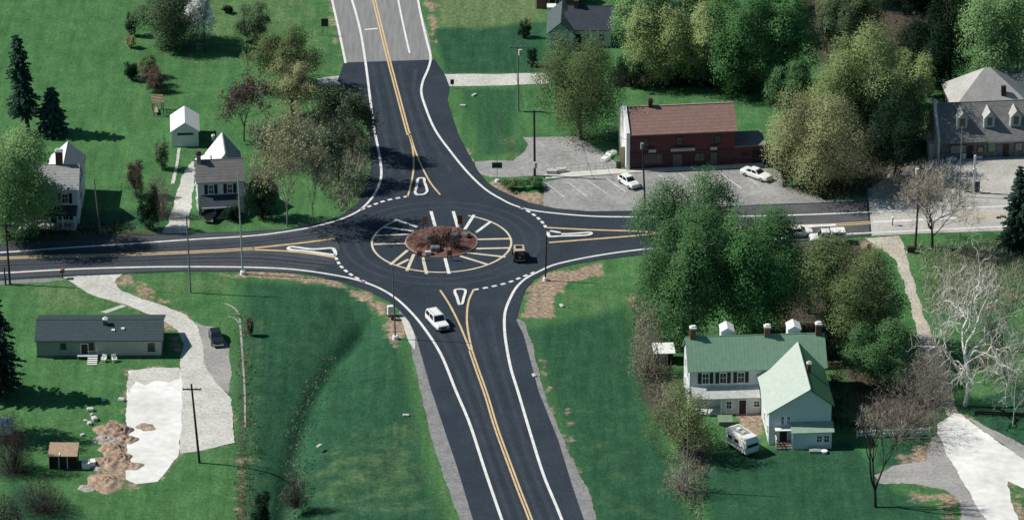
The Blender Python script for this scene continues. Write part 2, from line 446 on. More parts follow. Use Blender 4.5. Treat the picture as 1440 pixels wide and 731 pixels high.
# ------------------------------------------------------------------ ground
def poly_field(px_, py_, poly, soft):
    """1 inside a photo-traced area, falling to 0 over soft metres, at the given points"""
    A = np.array(ground_pts(poly))
    x, y = px_, py_
    ins = np.zeros(x.shape, bool); dist = np.full(x.shape, 1e9)
    for i in range(len(A)):
        x1, y1 = A[i]; x2, y2 = A[(i + 1) % len(A)]
        c = ((y1 > y) != (y2 > y)) & (x < (x2 - x1) * (y - y1) / (y2 - y1 + 1e-12) + x1)
        ins ^= c
        L = (x2 - x1) ** 2 + (y2 - y1) ** 2 + 1e-9
        t = np.clip(((x - x1) * (x2 - x1) + (y - y1) * (y2 - y1)) / L, 0, 1)
        dist = np.minimum(dist, np.hypot(x - x1 - t * (x2 - x1), y - y1 - t * (y2 - y1)))
    sd = np.where(ins, dist, -dist)
    return np.clip(0.5 + sd / (2 * soft), 0, 1)
def line_dist(x, y, px):
    P = smooth_pts(ground_pts(px), False, 6); d = np.full(x.shape, 1e9)
    for a, b in zip(P[:-1], P[1:]):
        L = np.sum((b - a) ** 2) + 1e-9
        t = np.clip(((x - a[0]) * (b[0] - a[0]) + (y - a[1]) * (b[1] - a[1])) / L, 0, 1)
        d = np.minimum(d, np.hypot(x - a[0] - t * (b[0] - a[0]), y - a[1] - t * (b[1] - a[1])))
    return d

def axis_coords(lo, hi, step, far):
    a = list(np.arange(lo, hi + 1e-6, step))
    s = step; v = hi; r = []
    while v < far: s *= 1.35; v += s; r.append(v)
    s = step; v = lo; l_ = []
    while v > -far: s *= 1.35; v -= s; l_.append(v)
    return np.array(l_[::-1] + a + r)
DITCH = [(520, 445), (500, 468), (472, 500), (447, 540), (428, 590), (412, 640), (404, 690), (392, 745)]
def build_ground():
    xs = axis_coords(-84, 90, 0.6, 6000); ys = axis_coords(-108, 120, 0.6, 9000)
    X, Y = np.meshgrid(xs, ys); x = X.ravel(); y = Y.ravel()
    z = np.zeros_like(x)
    d = line_dist(x, y, DITCH)
    z -= 0.95 * np.exp(-(d / 1.3) ** 2) + 1.15 * np.exp(-(d / 5.0) ** 2)
    d2 = line_dist(x, y, [(905, 420), (900, 470), (912, 530), (930, 600), (965, 660), (985, 735)])
    z -= 0.35 * np.exp(-(d2 / 1.5) ** 2)
    # the ditch runs out before the pavement
    z *= np.clip((line_dist(x, y, [(360, 384), (470, 390), (545, 425), (580, 470), (640, 640), (668, 735)]) - 2.2) / 3.5, 0, 1)
    n_rows, n_cols = X.shape
    idx = np.arange(x.size).reshape(n_rows, n_cols)
    Q = np.stack([idx[:-1, :-1], idx[:-1, 1:], idx[1:, 1:], idx[1:, :-1]], -1).reshape(-1, 4)
    # --- material
    m = bpy.data.materials.new('grass_and_soil'); m.use_nodes = True
    n, l = m.node_tree.nodes, m.node_tree.links
    b = n['Principled BSDF']; b.inputs['Roughness'].default_value = 0.95; b.inputs['Specular IOR Level'].default_value = 0.1
    tc = n.new('ShaderNodeTexCoord')
    def noise(sc, det, stretch=(1, 1, 1), rough=0.6):
        mp = n.new('ShaderNodeMapping'); mp.inputs['Scale'].default_value = stretch
        l.new(tc.outputs['Object'], mp.inputs[0])
        t = n.new('ShaderNodeTexNoise'); t.inputs['Scale'].default_value = sc; t.inputs['Detail'].default_value = det
        t.inputs['Roughness'].default_value = rough
        l.new(mp.outputs[0], t.inputs['Vector']); return t.outputs['Fac']
    def ramp(f, a, b_, ca, cb):
        r = n.new('ShaderNodeValToRGB')
        r.color_ramp.elements[0].position = a; r.color_ramp.elements[1].position = b_
        r.color_ramp.elements[0].color = (*ca, 1); r.color_ramp.elements[1].color = (*cb, 1)
        l.new(f, r.inputs[0]); return r.outputs[0]
    def mixc(f, A, B):
        x_ = n.new('ShaderNodeMix'); x_.data_type = 'RGBA'
        l.new(f, x_.inputs['Factor']); l.new(A, x_.inputs['A']); l.new(B, x_.inputs['B']); return x_.outputs['Result']
    def masked(name, nz, amount, lo=0.42, hi=0.58):
        at = n.new('ShaderNodeAttribute'); at.attribute_name = name
        k = n.new('ShaderNodeMath'); k.operation = 'SUBTRACT'; k.inputs[1].default_value = 0.5; l.new(nz, k.inputs[0])
        q = n.new('ShaderNodeMath'); q.operation = 'MULTIPLY_ADD'; q.inputs[1].default_value = amount
        l.new(k.outputs[0], q.inputs[0]); l.new(at.outputs['Fac'], q.inputs[2])
        r = n.new('ShaderNodeMapRange'); r.interpolation_type = 'SMOOTHSTEP'
        r.inputs['From Min'].default_value = lo; r.inputs['From Max'].default_value = hi
        l.new(q.outputs[0], r.inputs['Value']); return r.outputs[0]
    big = noise(0.045, 4); med = noise(0.35, 5); fin = noise(1.6, 4, rough=0.7); vfin = noise(4.0, 2)
    strk = noise(0.5, 4, (1.6, 0.16, 1))
    base = ramp(big, 0.3, 0.7, (0.048, 0.142, 0.050), (0.076, 0.194, 0.068))
    pat = ramp(med, 0.35, 0.7, (0.042, 0.126, 0.048), (0.118, 0.228, 0.084))
    f1 = n.new('ShaderNodeValue'); f1.outputs[0].default_value = 0.45
    c = mixc(f1.outputs[0], base, pat)
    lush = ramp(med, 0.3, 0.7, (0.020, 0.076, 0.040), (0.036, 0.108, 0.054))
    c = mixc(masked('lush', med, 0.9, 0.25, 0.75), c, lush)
    dry = ramp(fin, 0.3, 0.7, (0.095, 0.160, 0.068), (0.180, 0.225, 0.105))
    c = mixc(masked('dry', med, 1.0, 0.25, 1.05), c, dry)
    litter = ramp(fin, 0.3, 0.7, (0.045, 0.042, 0.030), (0.115, 0.095, 0.072))
    c = mixc(masked('litter', fin, 1.1, 0.35, 0.75), c, litter)
    dirt = ramp(fin, 0.3, 0.7, (0.20, 0.145, 0.105), (0.43, 0.335, 0.25))
    c = mixc(masked('dirt', med, 1.7, 0.38, 0.70), c, dirt)
    def mul(c, nz, amt):
        r = n.new('ShaderNodeMapRange'); r.inputs['From Min'].default_value = 0.28; r.inputs['From Max'].default_value = 0.72
        r.inputs['To Min'].default_value = 1 - amt; r.inputs['To Max'].default_value = 1 + amt
        l.new(nz, r.inputs['Value'])
        x_ = n.new('ShaderNodeMix'); x_.data_type = 'RGBA'; x_.blend_type = 'MULTIPLY'; x_.inputs['Factor'].default_value = 1
        l.new(c, x_.inputs['A']); l.new(r.outputs[0], x_.inputs['B']); return x_.outputs['Result']
    c = mul(c, strk, 0.22); c = mul(c, fin, 0.26); c = mul(c, vfin, 0.32)
    l.new(c, b.inputs['Base Color'])
    bp = n.new('ShaderNodeBump'); bp.inputs['Strength'].default_value = 0.7; bp.inputs['Distance'].default_value = 0.22
    l.new(fin, bp.inputs['Height']); l.new(bp.outputs[0], b.inputs['Normal'])
    o = from_np('ground', np.stack([x, y, z], -1), Q, m, smooth=True)
    o['kind'] = 'structure'
    def attr(name, parts, lines=()):
        v = np.zeros_like(x)
        for poly, soft, k in parts: v = np.maximum(v, k * poly_field(x, y, poly, soft))
        for px, wd_, k in lines: v = np.maximum(v, k * np.exp(-(line_dist(x, y, px) / wd_) ** 2))
        a = o.data.attributes.new(name, 'FLOAT', 'POINT'); a.data.foreach_set('value', v.astype(np.float32))
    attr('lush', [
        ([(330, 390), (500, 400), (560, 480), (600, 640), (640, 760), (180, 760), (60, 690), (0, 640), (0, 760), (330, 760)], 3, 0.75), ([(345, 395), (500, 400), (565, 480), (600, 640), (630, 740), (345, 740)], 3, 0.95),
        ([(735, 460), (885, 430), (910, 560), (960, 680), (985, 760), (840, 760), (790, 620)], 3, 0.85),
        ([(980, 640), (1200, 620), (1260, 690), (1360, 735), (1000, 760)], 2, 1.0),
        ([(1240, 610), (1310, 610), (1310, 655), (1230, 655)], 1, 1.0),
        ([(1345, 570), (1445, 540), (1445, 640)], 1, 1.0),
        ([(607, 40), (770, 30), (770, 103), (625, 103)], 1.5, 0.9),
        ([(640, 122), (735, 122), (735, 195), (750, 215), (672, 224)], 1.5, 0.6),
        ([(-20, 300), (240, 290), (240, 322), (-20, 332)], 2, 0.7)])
    attr('dry', [
        ([(190, -30), (470, -30), (480, 100), (440, 130), (380, 60), (280, 95), (215, 60)], 8, 0.62),
        ([(330, 50), (470, 30), (480, 110), (330, 140)], 6, 0.62),
        ([(600, -30), (780, -30), (770, 30), (690, 42), (605, 38)], 2.5, 0.85),
        ([(30, 400), (95, 395), (175, 430), (60, 440)], 3, 0.75),
        ([(180, 386), (330, 384), (330, 410), (250, 425)], 3, 0.6),
        ([(60, 590), (110, 590), (110, 630), (50, 640)], 3, 0.6),
        ([(380, 640), (640, 560), (640, 740), (440, 740)], 8, 0.5),
        ([(780, 410), (880, 370), (895, 420), (830, 470)], 5, 0.5),
        ([(780, 560), (880, 600), (930, 735), (840, 735)], 8, 0.45),
        ([(700, 195), (735, 180), (735, 225), (705, 225)], 2, 0.6),
        ([(1280, 350), (1440, 345), (1440, 420), (1290, 450)], 4, 0.65),
        ([(330, 130), (460, 130), (450, 320), (340, 240)], 5, 0.5),
        ([(170, 120), (300, 130), (300, 230), (240, 260), (220, 200)], 6, 0.4)],
        [([(556, 590), (556, 640), (562, 680)], .4, .6), ([(568, 600), (572, 660), (584, 690)], .4, .55),
         ([(582, 500), (600, 610), (640, 735)], .7, .55), ([(368, 440), (362, 540), (356, 700)], .9, .45), ([(352, 440), (350, 560), (352, 640)], .5, .5), ([(100, 10), (70, 160), (30, 300)], .6, .3), ([(150, 0), (125, 120), (100, 200)], .6, .3)])
    attr('litter', [
        ([(885, 415), (920, 425), (945, 520), (985, 590), (1010, 640), (975, 690), (960, 640), (900, 560)], 2, 0.9),
        ([(1060, 340), (1230, 335), (1270, 480), (1200, 620), (1170, 480), (1090, 470)], 3, 0.9),
        ([(1200, 510), (1330, 500), (1335, 580), (1260, 612), (1200, 605)], 3, 0.75),
        ([(860, 92), (1070, 92), (1100, 118), (860, 122)], 2, 0.8), ([(1100, 120), (1240, 150), (1310, 160), (1310, 265), (1160, 280), (1100, 230)], 3, 0.85),
        ([(1080, -60), (1400, -60), (1340, 90), (1150, 100)], 4, 0.9),
        ([(332, 440), (347, 440), (356, 735), (326, 735)], 1.2, 0.6),
        ([(400, 570), (435, 570), (425, 740), (380, 740)], 2, 0.42),
        ([(0, 335), (180, 322), (260, 322), (180, 337), (0, 345)], 1, 0.7),
        ([(1285, 340), (1445, 330), (1445, 420), (1310, 440)], 4, 0.5),
        ([(470, 110), (515, 118), (522, 230), (500, 285), (460, 240)], 2, 0.55)])
    attr('dirt', [
        ([(300, 383), (362, 379), (440, 387), (482, 397), (515, 410), (535, 420), (555, 440), (575, 450), (560, 490), (545, 485), (540, 450), (515, 425), (470, 403), (400, 393), (330, 390)], 1.2, 0.85),
        ([(740, 405), (765, 385), (845, 370), (848, 388), (805, 396), (782, 418), (782, 446), (735, 446)], 1.2, 0.95),
        ([(722, 268), (765, 270), (767, 293), (735, 285), (690, 262), (690, 250)], 0.8, 0.85),
        ([(150, 590), (190, 590), (190, 670), (165, 690), (125, 690), (140, 640)], 1.5, 0.8),
        ([(325, 640), (350, 640), (350, 735), (325, 735)], 1.2, 0.5),
        ([(1030, 575), (1075, 575), (1075, 632), (1060, 610), (1040, 600)], 0.8, 0.8),
        ([(785, 570), (805, 570), (812, 620), (795, 625)], 1, 0.52),
        ([(752, 500), (765, 500), (790, 590), (830, 700), (840, 735), (825, 735), (790, 630)], 0.8, 0.55),
        ([(1205, 335), (1260, 330), (1260, 345), (1215, 350)], 1, 0.8),
        ([(1250, 640), (1340, 600), (1420, 735), (1330, 735), (1270, 690)], 1.5, 0.55),
        ([(590, -20), (612, -20), (618, 60), (606, 66)], 0.8, 0.6),
        ([(455, -20), (468, -20), (486, 90), (474, 100)], 0.8, 0.55),
        ([(635, 190), (645, 190), (672, 228), (664, 232)], 0.6, 0.7),
        ([(880, 408), (905, 408), (905, 435), (880, 435)], 1, 0.7), ([(170, 515), (258, 512), (262, 640), (240, 668), (190, 688), (165, 680)], 1.3, 0.62), ([(1322, 575), (1356, 576), (1446, 640), (1446, 735), (1390, 735), (1340, 650)], 1.0, 0.6), ([(80, 384), (180, 382), (262, 436), (292, 470), (335, 560), (335, 630), (250, 640), (248, 500), (215, 450), (110, 408)], .8, 0.5),
        ([(1050, 140), (1075, 140), (1075, 160), (1050, 160)], 1, 0.3)])
build_ground()

# ------------------------------------------------------------------ roads and other paving
ZR = 0.05
road = sheet('road', [
    (484, 88), (478, 104), (474, 114), (482, 120), (500, 124), (512, 150), (520, 190), (522, 230), (517, 260), (502, 287), (478, 304), (440, 315), (400, 322), (330, 326),
    (265, 327), (178, 331), (85, 337), (0, 343), (-560, 371), (-560, 419), (0, 394), (80, 389), (175, 385), (250, 381.5), (360, 381), (430, 385), (480, 396),
    (520, 410), (546, 423), (562, 436), (575, 452), (585, 473), (606, 547), (625, 604), (642, 654), (665, 730), (835, 1200),
    (988, 1200), (821, 730), (805, 684), (785, 619), (757, 549), (736, 470), (726, 450), (731, 430), (738, 408), (752, 392), (772, 381), (805, 371.5), (845, 365), (900, 358.5),
    (1000, 351), (1100, 342), (1180, 335), (1225, 331), (1221, 282), (1150, 285), (1080, 287), (1000, 291), (890, 296), (830, 297), (782, 293), (745, 285), (718, 274),
    (700, 266), (687, 258), (672, 240), (662, 222), (645, 190), (636, 165), (629, 140), (632, 122), (627, 108), (621, 98), (611, 84)], ASPHALT, ZR, smooth=False)
old = sheet('old_road', [(485, 88.5), (477, 55), (463, -25), (376, -520), (496, -520), (585, -25), (592, 14), (603, 50), (609, 84.5), (560, 85.5), (520, 87)], OLDASPH, ZR - 0.005, smooth=False)
east = sheet('old_road', [(1221.5, 281), (1226, 331.5), (1300, 328), (1392, 325), (2040, 292), (2040, 241), (1440, 281), (1330, 281)], OLDEAST, ZR - 0.006, smooth=False)
sheet('road_shoulder', [(560, 440), (566, 432), (590, 470), (608, 545), (627, 603), (645, 653), (668, 732), (835, 1200), (811, 1200), (647, 730), (625, 674), (607, 614), (590, 545), (577, 481), (563, 447)], SHOULDER, 0.02, smooth=False, rough=0.12)
sheet('road_shoulder', [(720, 442), (737, 453), (747, 481), (765, 548), (772, 569), (797, 629), (831, 699), (838, 730), (995, 1200), (980, 1200), (815, 730), (800, 684), (780, 619), (752, 549)], SHOULDER, 0.02, smooth=False, rough=0.15)
sheet('worn_lane', [(-560, 372), (0, 344), (85, 338.5), (178, 332.5), (265, 328.5), (360, 326.5), (440, 318.5), (470, 330), (478, 348), (470, 370), (430, 384), (360, 379.5), (250, 379.5), (175, 383), (80, 386.5), (0, 391.5), (-560, 417.5)], WORN, ZR + 0.006, smooth=False)
sheet('road_verge', [(-560, 421), (0, 394.5), (80, 390), (100, 392), (60, 397), (0, 400), (-560, 427)], OLDASPH, 0.03, smooth=False, rough=0.1)
sheet('worn_lane', [(930, 294.5), (1000, 292), (1080, 288.5), (1150, 286.5), (1219, 283.5), (1223, 330), (1180, 333.5), (1100, 340), (1000, 348), (930, 352)], mat('grey_worn_asphalt', (0.078, 0.081, 0.088), 0.9, scale=0.3, col2=(0.118, 0.120, 0.126), fine=(3.0, 0.2), spec=0.2), ZR + 0.006, smooth=False)

def paint(name, material, parent):
    return MB(), name, material, parent
ZP = ZR + 0.018
edges = MB()
line(edges, [(403, -520), (490, -25), (495, 0), (500, 17), (507, 45), (514, 88), (520, 135), (526, 180), (531, 205), (535, 228), (536, 248), (531, 265), (520, 282), (505, 296), (480, 308), (440, 319), (400, 326), (360, 331), (265, 337), (178, 343), (85, 349), (0, 355), (-560, 383)], 0.36, ZP)
line(edges, [(-560, 412), (0, 384), (100, 378.5), (200, 375.5), (275, 375), (360, 376), (410, 378.5), (460, 385), (500, 393), (530, 403.5), (555, 418), (580, 441), (600, 466), (620, 498), (641, 549), (660, 594), (682, 661), (706, 731), (875, 1200)], 0.38, ZP)
line(edges, [(960, 1200), (790, 730), (765, 669), (745, 606), (728, 549), (719, 520), (713, 491), (709.5, 463), (710.5, 438), (719, 416), (727, 403), (740, 391), (757, 382), (777, 373), (805, 366), (845, 358.5), (900, 351), (1000, 343), (1100, 335), (1180, 329.5), (1255, 326), (1392, 319.5), (2040, 285)], 0.38, ZP)
line(edges, [(496, -520), (586, -10), (592, 22), (600, 57), (605.5, 82), (602, 97), (594.5, 115), (592.5, 130), (598, 150), (612, 183), (635, 215), (660, 245), (685, 268), (705, 280), (720, 287.5), (745, 295), (782, 300), (832, 304), (890, 305), (1077, 303.5), (1230, 298), (1392, 291), (2040, 256)], 0.36, ZP)
line(edges, [(376, -520), (463, -25), (467, 0), (477, 45), (486, 89)], 0.36, ZP)
line(edges, [(469, -520), (556, -25), (560, 0), (567, 35), (576, 75)], 0.30, ZP)
line(edges, [(513, 42), (531, 40.5)], 0.45, ZP)
line(edges, [(1127, 318.5), (1176, 316.3)], 0.75, ZP + 0.004)
line(edges, [(1228, 312.5), (1345, 307)], 0.6, ZP + 0.004)
edges.build('edge_line', WPAINT, road)
yl = MB()
for off in (-0.20, 0.20):
    line(yl, [(434, -520), (521, -25), (526, 0), (535, 37), (546, 82), (560, 135), (572, 180), (575, 190)], 0.25, ZP, off=off)
    line(yl, [(662, 493), (672, 522), (684, 556), (697, 599), (720, 662), (732, 694), (746, 730), (917, 1200)], 0.25, ZP, off=off)
line(yl, [(575, 188), (579, 203), (581, 215), (581.5, 238), (577, 263), (573, 277)], 0.26, ZP)
line(yl, [(576, 188), (585, 215), (595, 238), (606, 258), (619, 274)], 0.26, ZP)
line(yl, [(619, 408), (632, 428), (647, 458), (661, 492)], 0.28, ZP)
line(yl, [(666, 407), (659, 423), (656.5, 448), (659, 470), (664, 493)], 0.28, ZP)
for off in (-0.14, 0.14):
    line(yl, [(-560, 391), (0, 363), (175, 358), (300, 353), (358, 349.5)], 0.26, ZP, off=off * 2)
line(yl, [(355, 349), (420, 342), (470, 335.5)], 0.4, ZP)
line(yl, [(355, 351), (402, 353), (440, 357), (472, 362)], 0.4, ZP)
line(yl, [(769, 320), (830, 323), (892, 325), (925, 327)], 0.40, ZP)
line(yl, [(772, 341), (830, 336.5), (892, 331.5), (925, 328)], 0.40, ZP)
for off in (-0.3, 0.3):
    line(yl, [(922, 327.5), (1010, 323), (1095, 318.5), (1175, 316), (1227, 312.7)], 0.28, ZP, off=off)
    line(yl, [(1342, 307), (1405, 303), (2040, 269)], 0.28, ZP, off=off)
yl.build('centre_line', YPAINT, road)
yd = MB()
dashes(yd, [(574, 276), (545, 281.5), (525, 288), (507, 295)], 0.45, ZP, 0.72, 0.55)
dashes(yd, [(666, 407.5), (691, 403), (715, 397), (735, 389), (756, 381)], 0.45, ZP, 0.75, 0.65)
dashes(yd, [(472, 362), (480, 375), (495, 387), (514, 397)], 0.45, ZP, 0.85, 0.6)
dashes(yd, [(768, 320), (762, 312), (752, 303), (739, 295), (727, 290)], 0.45, ZP, 0.85, 0.6)
yd.build('yield_line', WPAINT, road)
# painted apron round the island
ap = MB(); apy = MB()
C0 = G(621, 341)
def circ(mb, r, a0, a1, wdt, c=C0):
    strip_geo(mb, [np.array([c.x + r * math.cos(rad(a)), c.y + r * math.sin(rad(a))]) for a in np.linspace(a0, a1, 60)], wdt, ZP)
circ(apy, 10.0, 131, 428, 0.30)
zq = lambda x, y: (540 + x * 160 / 1114, 290 + y * 105 / 731)
for a, b in (((110, 130), (325, 203)), ((0, 205), (288, 243)), ((460, 50), (500, 195)), ((678, 50), (722, 205)), ((882, 85), (792, 225)), ((1048, 148), (900, 258)), ((597, 508), (637, 660))):
    line(ap, [zq(*a), zq(*b)], 0.46, ZP + 0.004)
for a, b in (((-85, 287), (240, 275)), ((-100, 372), (215, 365)), ((232, 430), (62, 572)), ((292, 470), (225, 632)), ((378, 500), (418, 662)), ((745, 487), (1020, 572)), ((815, 455), (1190, 497)), ((905, 415), (1238, 408)), ((910, 325), (1235, 318)), ((240, 520), (118, 582))):
    line(apy, [zq(*a), zq(*b)], 0.46, ZP + 0.004)
circ(apy, 5.12, 0, 360, 0.26, G(621, 340))
ap.build('apron_stripe', WPAINT, road); apy.build('apron_stripe', CPAINT, road)

# tyre polished lanes and the seam in the new surfacing
TYRE = mat('tyre_polished_asphalt', (0.033, 0.044, 0.059), 0.8, scale=0.3, col2=(0.048, 0.060, 0.077), fine=(3.0, 0.25), spec=0.2)
OILY = mat('oil_darkened_asphalt', (0.018, 0.026, 0.038), 0.8, scale=0.3, col2=(0.032, 0.042, 0.057), fine=(3.0, 0.25), spec=0.25)
def lanes(A, B, ts, wdt, m, name):
    PA = smooth_pts(ground_pts(A), False, 40); PB = smooth_pts(ground_pts(B), False, 40)
    def res(P, n=60):
        s = np.concatenate([[0], np.cumsum([np.linalg.norm(b - a) for a, b in zip(P[:-1], P[1:])])]); P = np.array(P)
        return np.stack([np.interp(np.linspace(0, s[-1], n), s, P[:, k]) for k in (0, 1)], 1)
    a, b = res(PA), res(PB); mb = MB()
    for t in ts: strip_geo(mb, list(a + (b - a) * t), wdt, ZR + (.010 if m is TYRE else .008))
    mb.build(name, m, road)
SY = [(640, 440), (662, 493), (684, 556), (697, 599), (720, 662), (746, 730), (917, 1200)]
SL = [(590, 452), (620, 498), (641, 549), (660, 594), (682, 661), (706, 731), (875, 1200)]
SR = [(710, 445), (713, 491), (728, 549), (745, 606), (765, 669), (790, 730), (960, 1200)]
NY = [(546, 90), (560, 135), (572, 180), (578, 215), (580, 245)]; NL = [(514, 90), (520, 135), (526, 180), (534, 215), (536, 248)]; NR = [(600, 100), (592.5, 130), (612, 183), (635, 215), (655, 240)]
WT = [(-560, 383), (0, 355), (178, 343), (360, 331), (440, 319)]; WY = [(-560, 391), (0, 363), (175, 358), (358, 349), (470, 336)]; WB = [(-560, 412), (0, 384), (200, 375.5), (360, 376), (460, 384)]; WY2 = [(-560, 391), (0, 363), (175, 358), (358, 350), (470, 362)]
for A, B in ((SL, SY), (SY, SR), (NL, NY), (NY, NR), (WT, WY), (WY2, WB)):
    lanes(A, B, (.30, .72), .6, TYRE, 'tyre_track'); lanes(A, B, (.51,), .55, OILY, 'oil_track')
rt = MB()
for r_ in (12.1, 14.0): strip_geo(rt, [np.array([C0.x + r_ * math.cos(a), C0.y + r_ * math.sin(a)]) for a in np.linspace(0, 6.2832, 90)], .65, ZR + .012)
rt.build('tyre_track', TYRE, road)

# driveways, lots and paths
sheet('driveway', [(446, 111), (462, 108), (479, 106), (482, 119), (460, 121), (446, 119)], GRAVEL, 0.03, smooth=False, rough=0.08)
sheet('driveway', [(624, 104), (660, 104), (700, 104), (770, 102.5), (772, 117), (720, 119.5), (660, 121), (629, 121)], GRAVEL, 0.03, smooth=False, rough=0.1)
sheet('driveway', [(88, 389), (175, 384.5), (163, 391), (160, 397), (172, 409), (200, 420), (232, 430), (262, 443), (278, 458), (284, 478), (288, 516), (312, 546), (325, 562), (330, 622), (292, 631), (254, 637), (251, 600), (255, 560), (252, 516), (257, 483), (250, 464), (222, 446), (178, 429), (148, 420), (122, 411), (105, 400)], GRAVEL, 0.03, smooth=False, rough=0.12)
sheet('parking_strip', [(275, 452), (284, 457), (309, 460), (321, 488), (325, 527), (320, 552), (300, 535), (286, 514), (283, 480)], GREYGRAV, 0.024, smooth=False, rough=0.12)
sheet('gravel_pad', [(181, 521), (215, 516), (252, 517), (256, 540), (256, 600), (251, 640), (236, 659), (221, 677), (190, 680), (176, 672), (180, 624), (177, 574)], PALE, 0.036, smooth=False, rough=0.14, seed=5)
sheet('gravel_apron', [(182, 522), (215, 517), (250, 517.5), (253, 530), (238, 538), (222, 535), (205, 541), (192, 536), (181, 552)], GRAVEL, 0.05, smooth=False, rough=0.25, seed=8)
sheet('footpath', [(141, 438), (172, 428), (178, 430), (150, 440)], GRAVEL, 0.034, smooth=False)
sheet('old_lot', [(667, 227), (700, 225), (722, 226), (738, 213), (742, 203), (735, 193), (775, 192), (810, 192), (826, 200), (845, 212), (866, 228), (872, 236), (770, 247), (720, 249), (690, 249), (671, 244)], LOT, 0.028, smooth=False, rough=0.1)
lot = sheet('parking_lot', [(765, 256), (790, 251), (910, 241), (1000, 238), (1075, 234), (1095, 239), (1108, 259), (1128, 270), (1158, 280), (1200, 281), (1221, 281), (1150, 286.5), (1080, 288), (1000, 292), (890, 297), (830, 298), (782, 294.5), (764, 291)], LOT, 0.032, smooth=False)
pl = MB()
zz = lambda x, y: (720 + x / 4, 183 + y / 4)
for a, b in (((195, 300), (300, 380)), ((310, 290), (425, 375)), ((420, 280), (545, 362)), ((532, 272), (640, 345)), ((825, 250), (940, 330)), ((940, 243), (1050, 320)), ((1050, 240), (1165, 322)), ((1165, 237), (1292, 327)), ((1275, 232), (1390, 310))):
    line(pl, [zz(*a), zz(*b)], 0.2, 0.045)
pl.build('bay_line', FPAINT, lot)
sheet('store_forecourt', [(1221, 281), (1219, 268), (1240, 252), (1262, 238), (1306, 226), (1380, 220), (1540, 211), (1540, 268), (1440, 281)], OLDEAST, 0.03, smooth=False, rough=0.12)
MB().prism([G(767, 252)[:2], G(767, 245)[:2], G(890, 236)[:2], G(1040, 230)[:2], G(1073, 229)[:2], G(1075, 234)[:2], G(909, 242)[:2]], 'z', 0.0, 0.14).build('pavement', CONC)['kind'] = 'structure'
sheet('dirt_track', [(1213, 334), (1265, 331), (1272, 345), (1277, 366), (1288, 405), (1298, 440), (1306, 462), (1330, 520), (1348, 580), (1330, 584), (1312, 530), (1289, 462), (1283, 435), (1272, 400), (1258, 366), (1242, 350)], TRACK, 0.022, smooth=False, rough=0.2)
sheet('farm_drive', [(1320, 609), (1318, 595), (1340, 581), (1352, 583), (1380, 604), (1440, 646), (1500, 690), (1500, 730), (1440, 686), (1418, 676), (1422, 700), (1430, 722), (1445, 760), (1410, 760), (1375, 714), (1355, 680), (1332, 636)], PALE, 0.036, smooth=False, rough=0.2, seed=3)
sheet('gravel_turnout', [(1310, 613), (1325, 606), (1345, 650), (1385, 720), (1405, 760), (1340, 760), (1352, 706), (1328, 688), (1282, 679), (1240, 678), (1232, 668), (1250, 655), (1290, 650), (1305, 645)], GREYGRAV, 0.026, smooth=False, rough=0.3, seed=4)
sheet('gravel_lane', [(1356, 584), (1382, 596), (1440, 626), (1500, 665), (1500, 688), (1440, 646), (1384, 606)], GREYGRAV, 0.024, smooth=False, rough=0.2)
sheet('driveway', [(238, 312), (246, 285), (252, 262), (262, 235), (271, 226), (276, 232), (272, 260), (268, 290), (263, 330), (250, 329), (228, 326)], GRAVEL, 0.022, smooth=False, rough=0.25, seed=9)
sheet('footpath', [(250, 208), (254, 208), (249, 240), (245, 258), (240, 258), (246, 235)], GRAVEL, 0.03, smooth=False, rough=0.05)
gut = MB(); 
for w_, pts in ((0.26, [(316, 426), (327, 431), (335, 440), (338, 460), (341, 500), (344, 550), (345, 600)]), (0.2, [(320, 444), (330, 447), (336, 454)])):
    line(gut, pts, w_, 0.03)
gut.build('drain_channel', GREYGRAV)['kind'] = 'structure'
sheet('concrete_apron', [(563, 447), (576, 444), (584, 474), (583, 492), (576, 482)], CONC, 0.032, smooth=False, rough=0.05)

# ------------------------------------------------------------------ traffic islands and the central island
def kerb_island(px, label, zk=0.13, infill=None, wdt=0.34):
    P = smooth_pts(ground_pts(px), True, 5)
    c = sum(P) / len(P)
    root = thing('traffic_island', label, 'traffic island', (c[0], c[1], ZR + 0.006), group='splitter islands on the approach roads')
    P = [p - c for p in P]
    k = len(P)
    def shrink(d):
        out = []
        for i in range(k):
            a, b = P[i - 1], P[(i + 1) % k]
            t = (b - a) / max(1e-6, np.linalg.norm(b - a)); nrm = np.array([-t[1], t[0]])
            if np.dot(nrm, -P[i]) < 0 and abs(np.dot(nrm, P[i])) > 0.02: nrm = -nrm
            out.append(P[i] + nrm * d)
        return out
    I = shrink(wdt)
    mb = MB()
    vs = [(p[0], p[1], 0) for p in P] + [(p[0], p[1], zk) for p in P] + [(p[0], p[1], zk) for p in I] + [(p[0], p[1], 0) for p in I]
    fs = []
    for i in range(k):
        j = (i + 1) % k
        fs += [(i, j, k + j, k + i), (k + i, k + j, 2 * k + j, 2 * k + i), (2 * k + i, 2 * k + j, 3 * k + j, 3 * k + i)]
    mb.add(vs, fs); mb.build('kerb', WPAINT, root)
    o = sheet('infill', [tuple(p) for p in I], infill or ASPHALT, 0.07, smooth=False, parent=root, world=True)
    return root
kerb_island([(588, 251), (597, 251), (599, 257), (602, 266), (602, 271), (596, 275), (586, 275), (582, 271), (584, 264)], 'small tapered island with white kerb between the fork of yellow lines on the far road', wdt=0.38)
kerb_island([(638.5, 408), (648, 406.5), (655.5, 408), (654, 420), (650.5, 429), (645.5, 429), (641, 419)], 'tiny tapered island with white kerb just above the white estate car', wdt=0.38)
kerb_island([(403, 349.8), (408, 347), (440, 350.3), (468, 349), (472.5, 352), (473, 360.5), (466, 360), (430, 355), (407, 352.6)], 'long white kerbed wedge island on the road left of the roundabout', wdt=0.5)
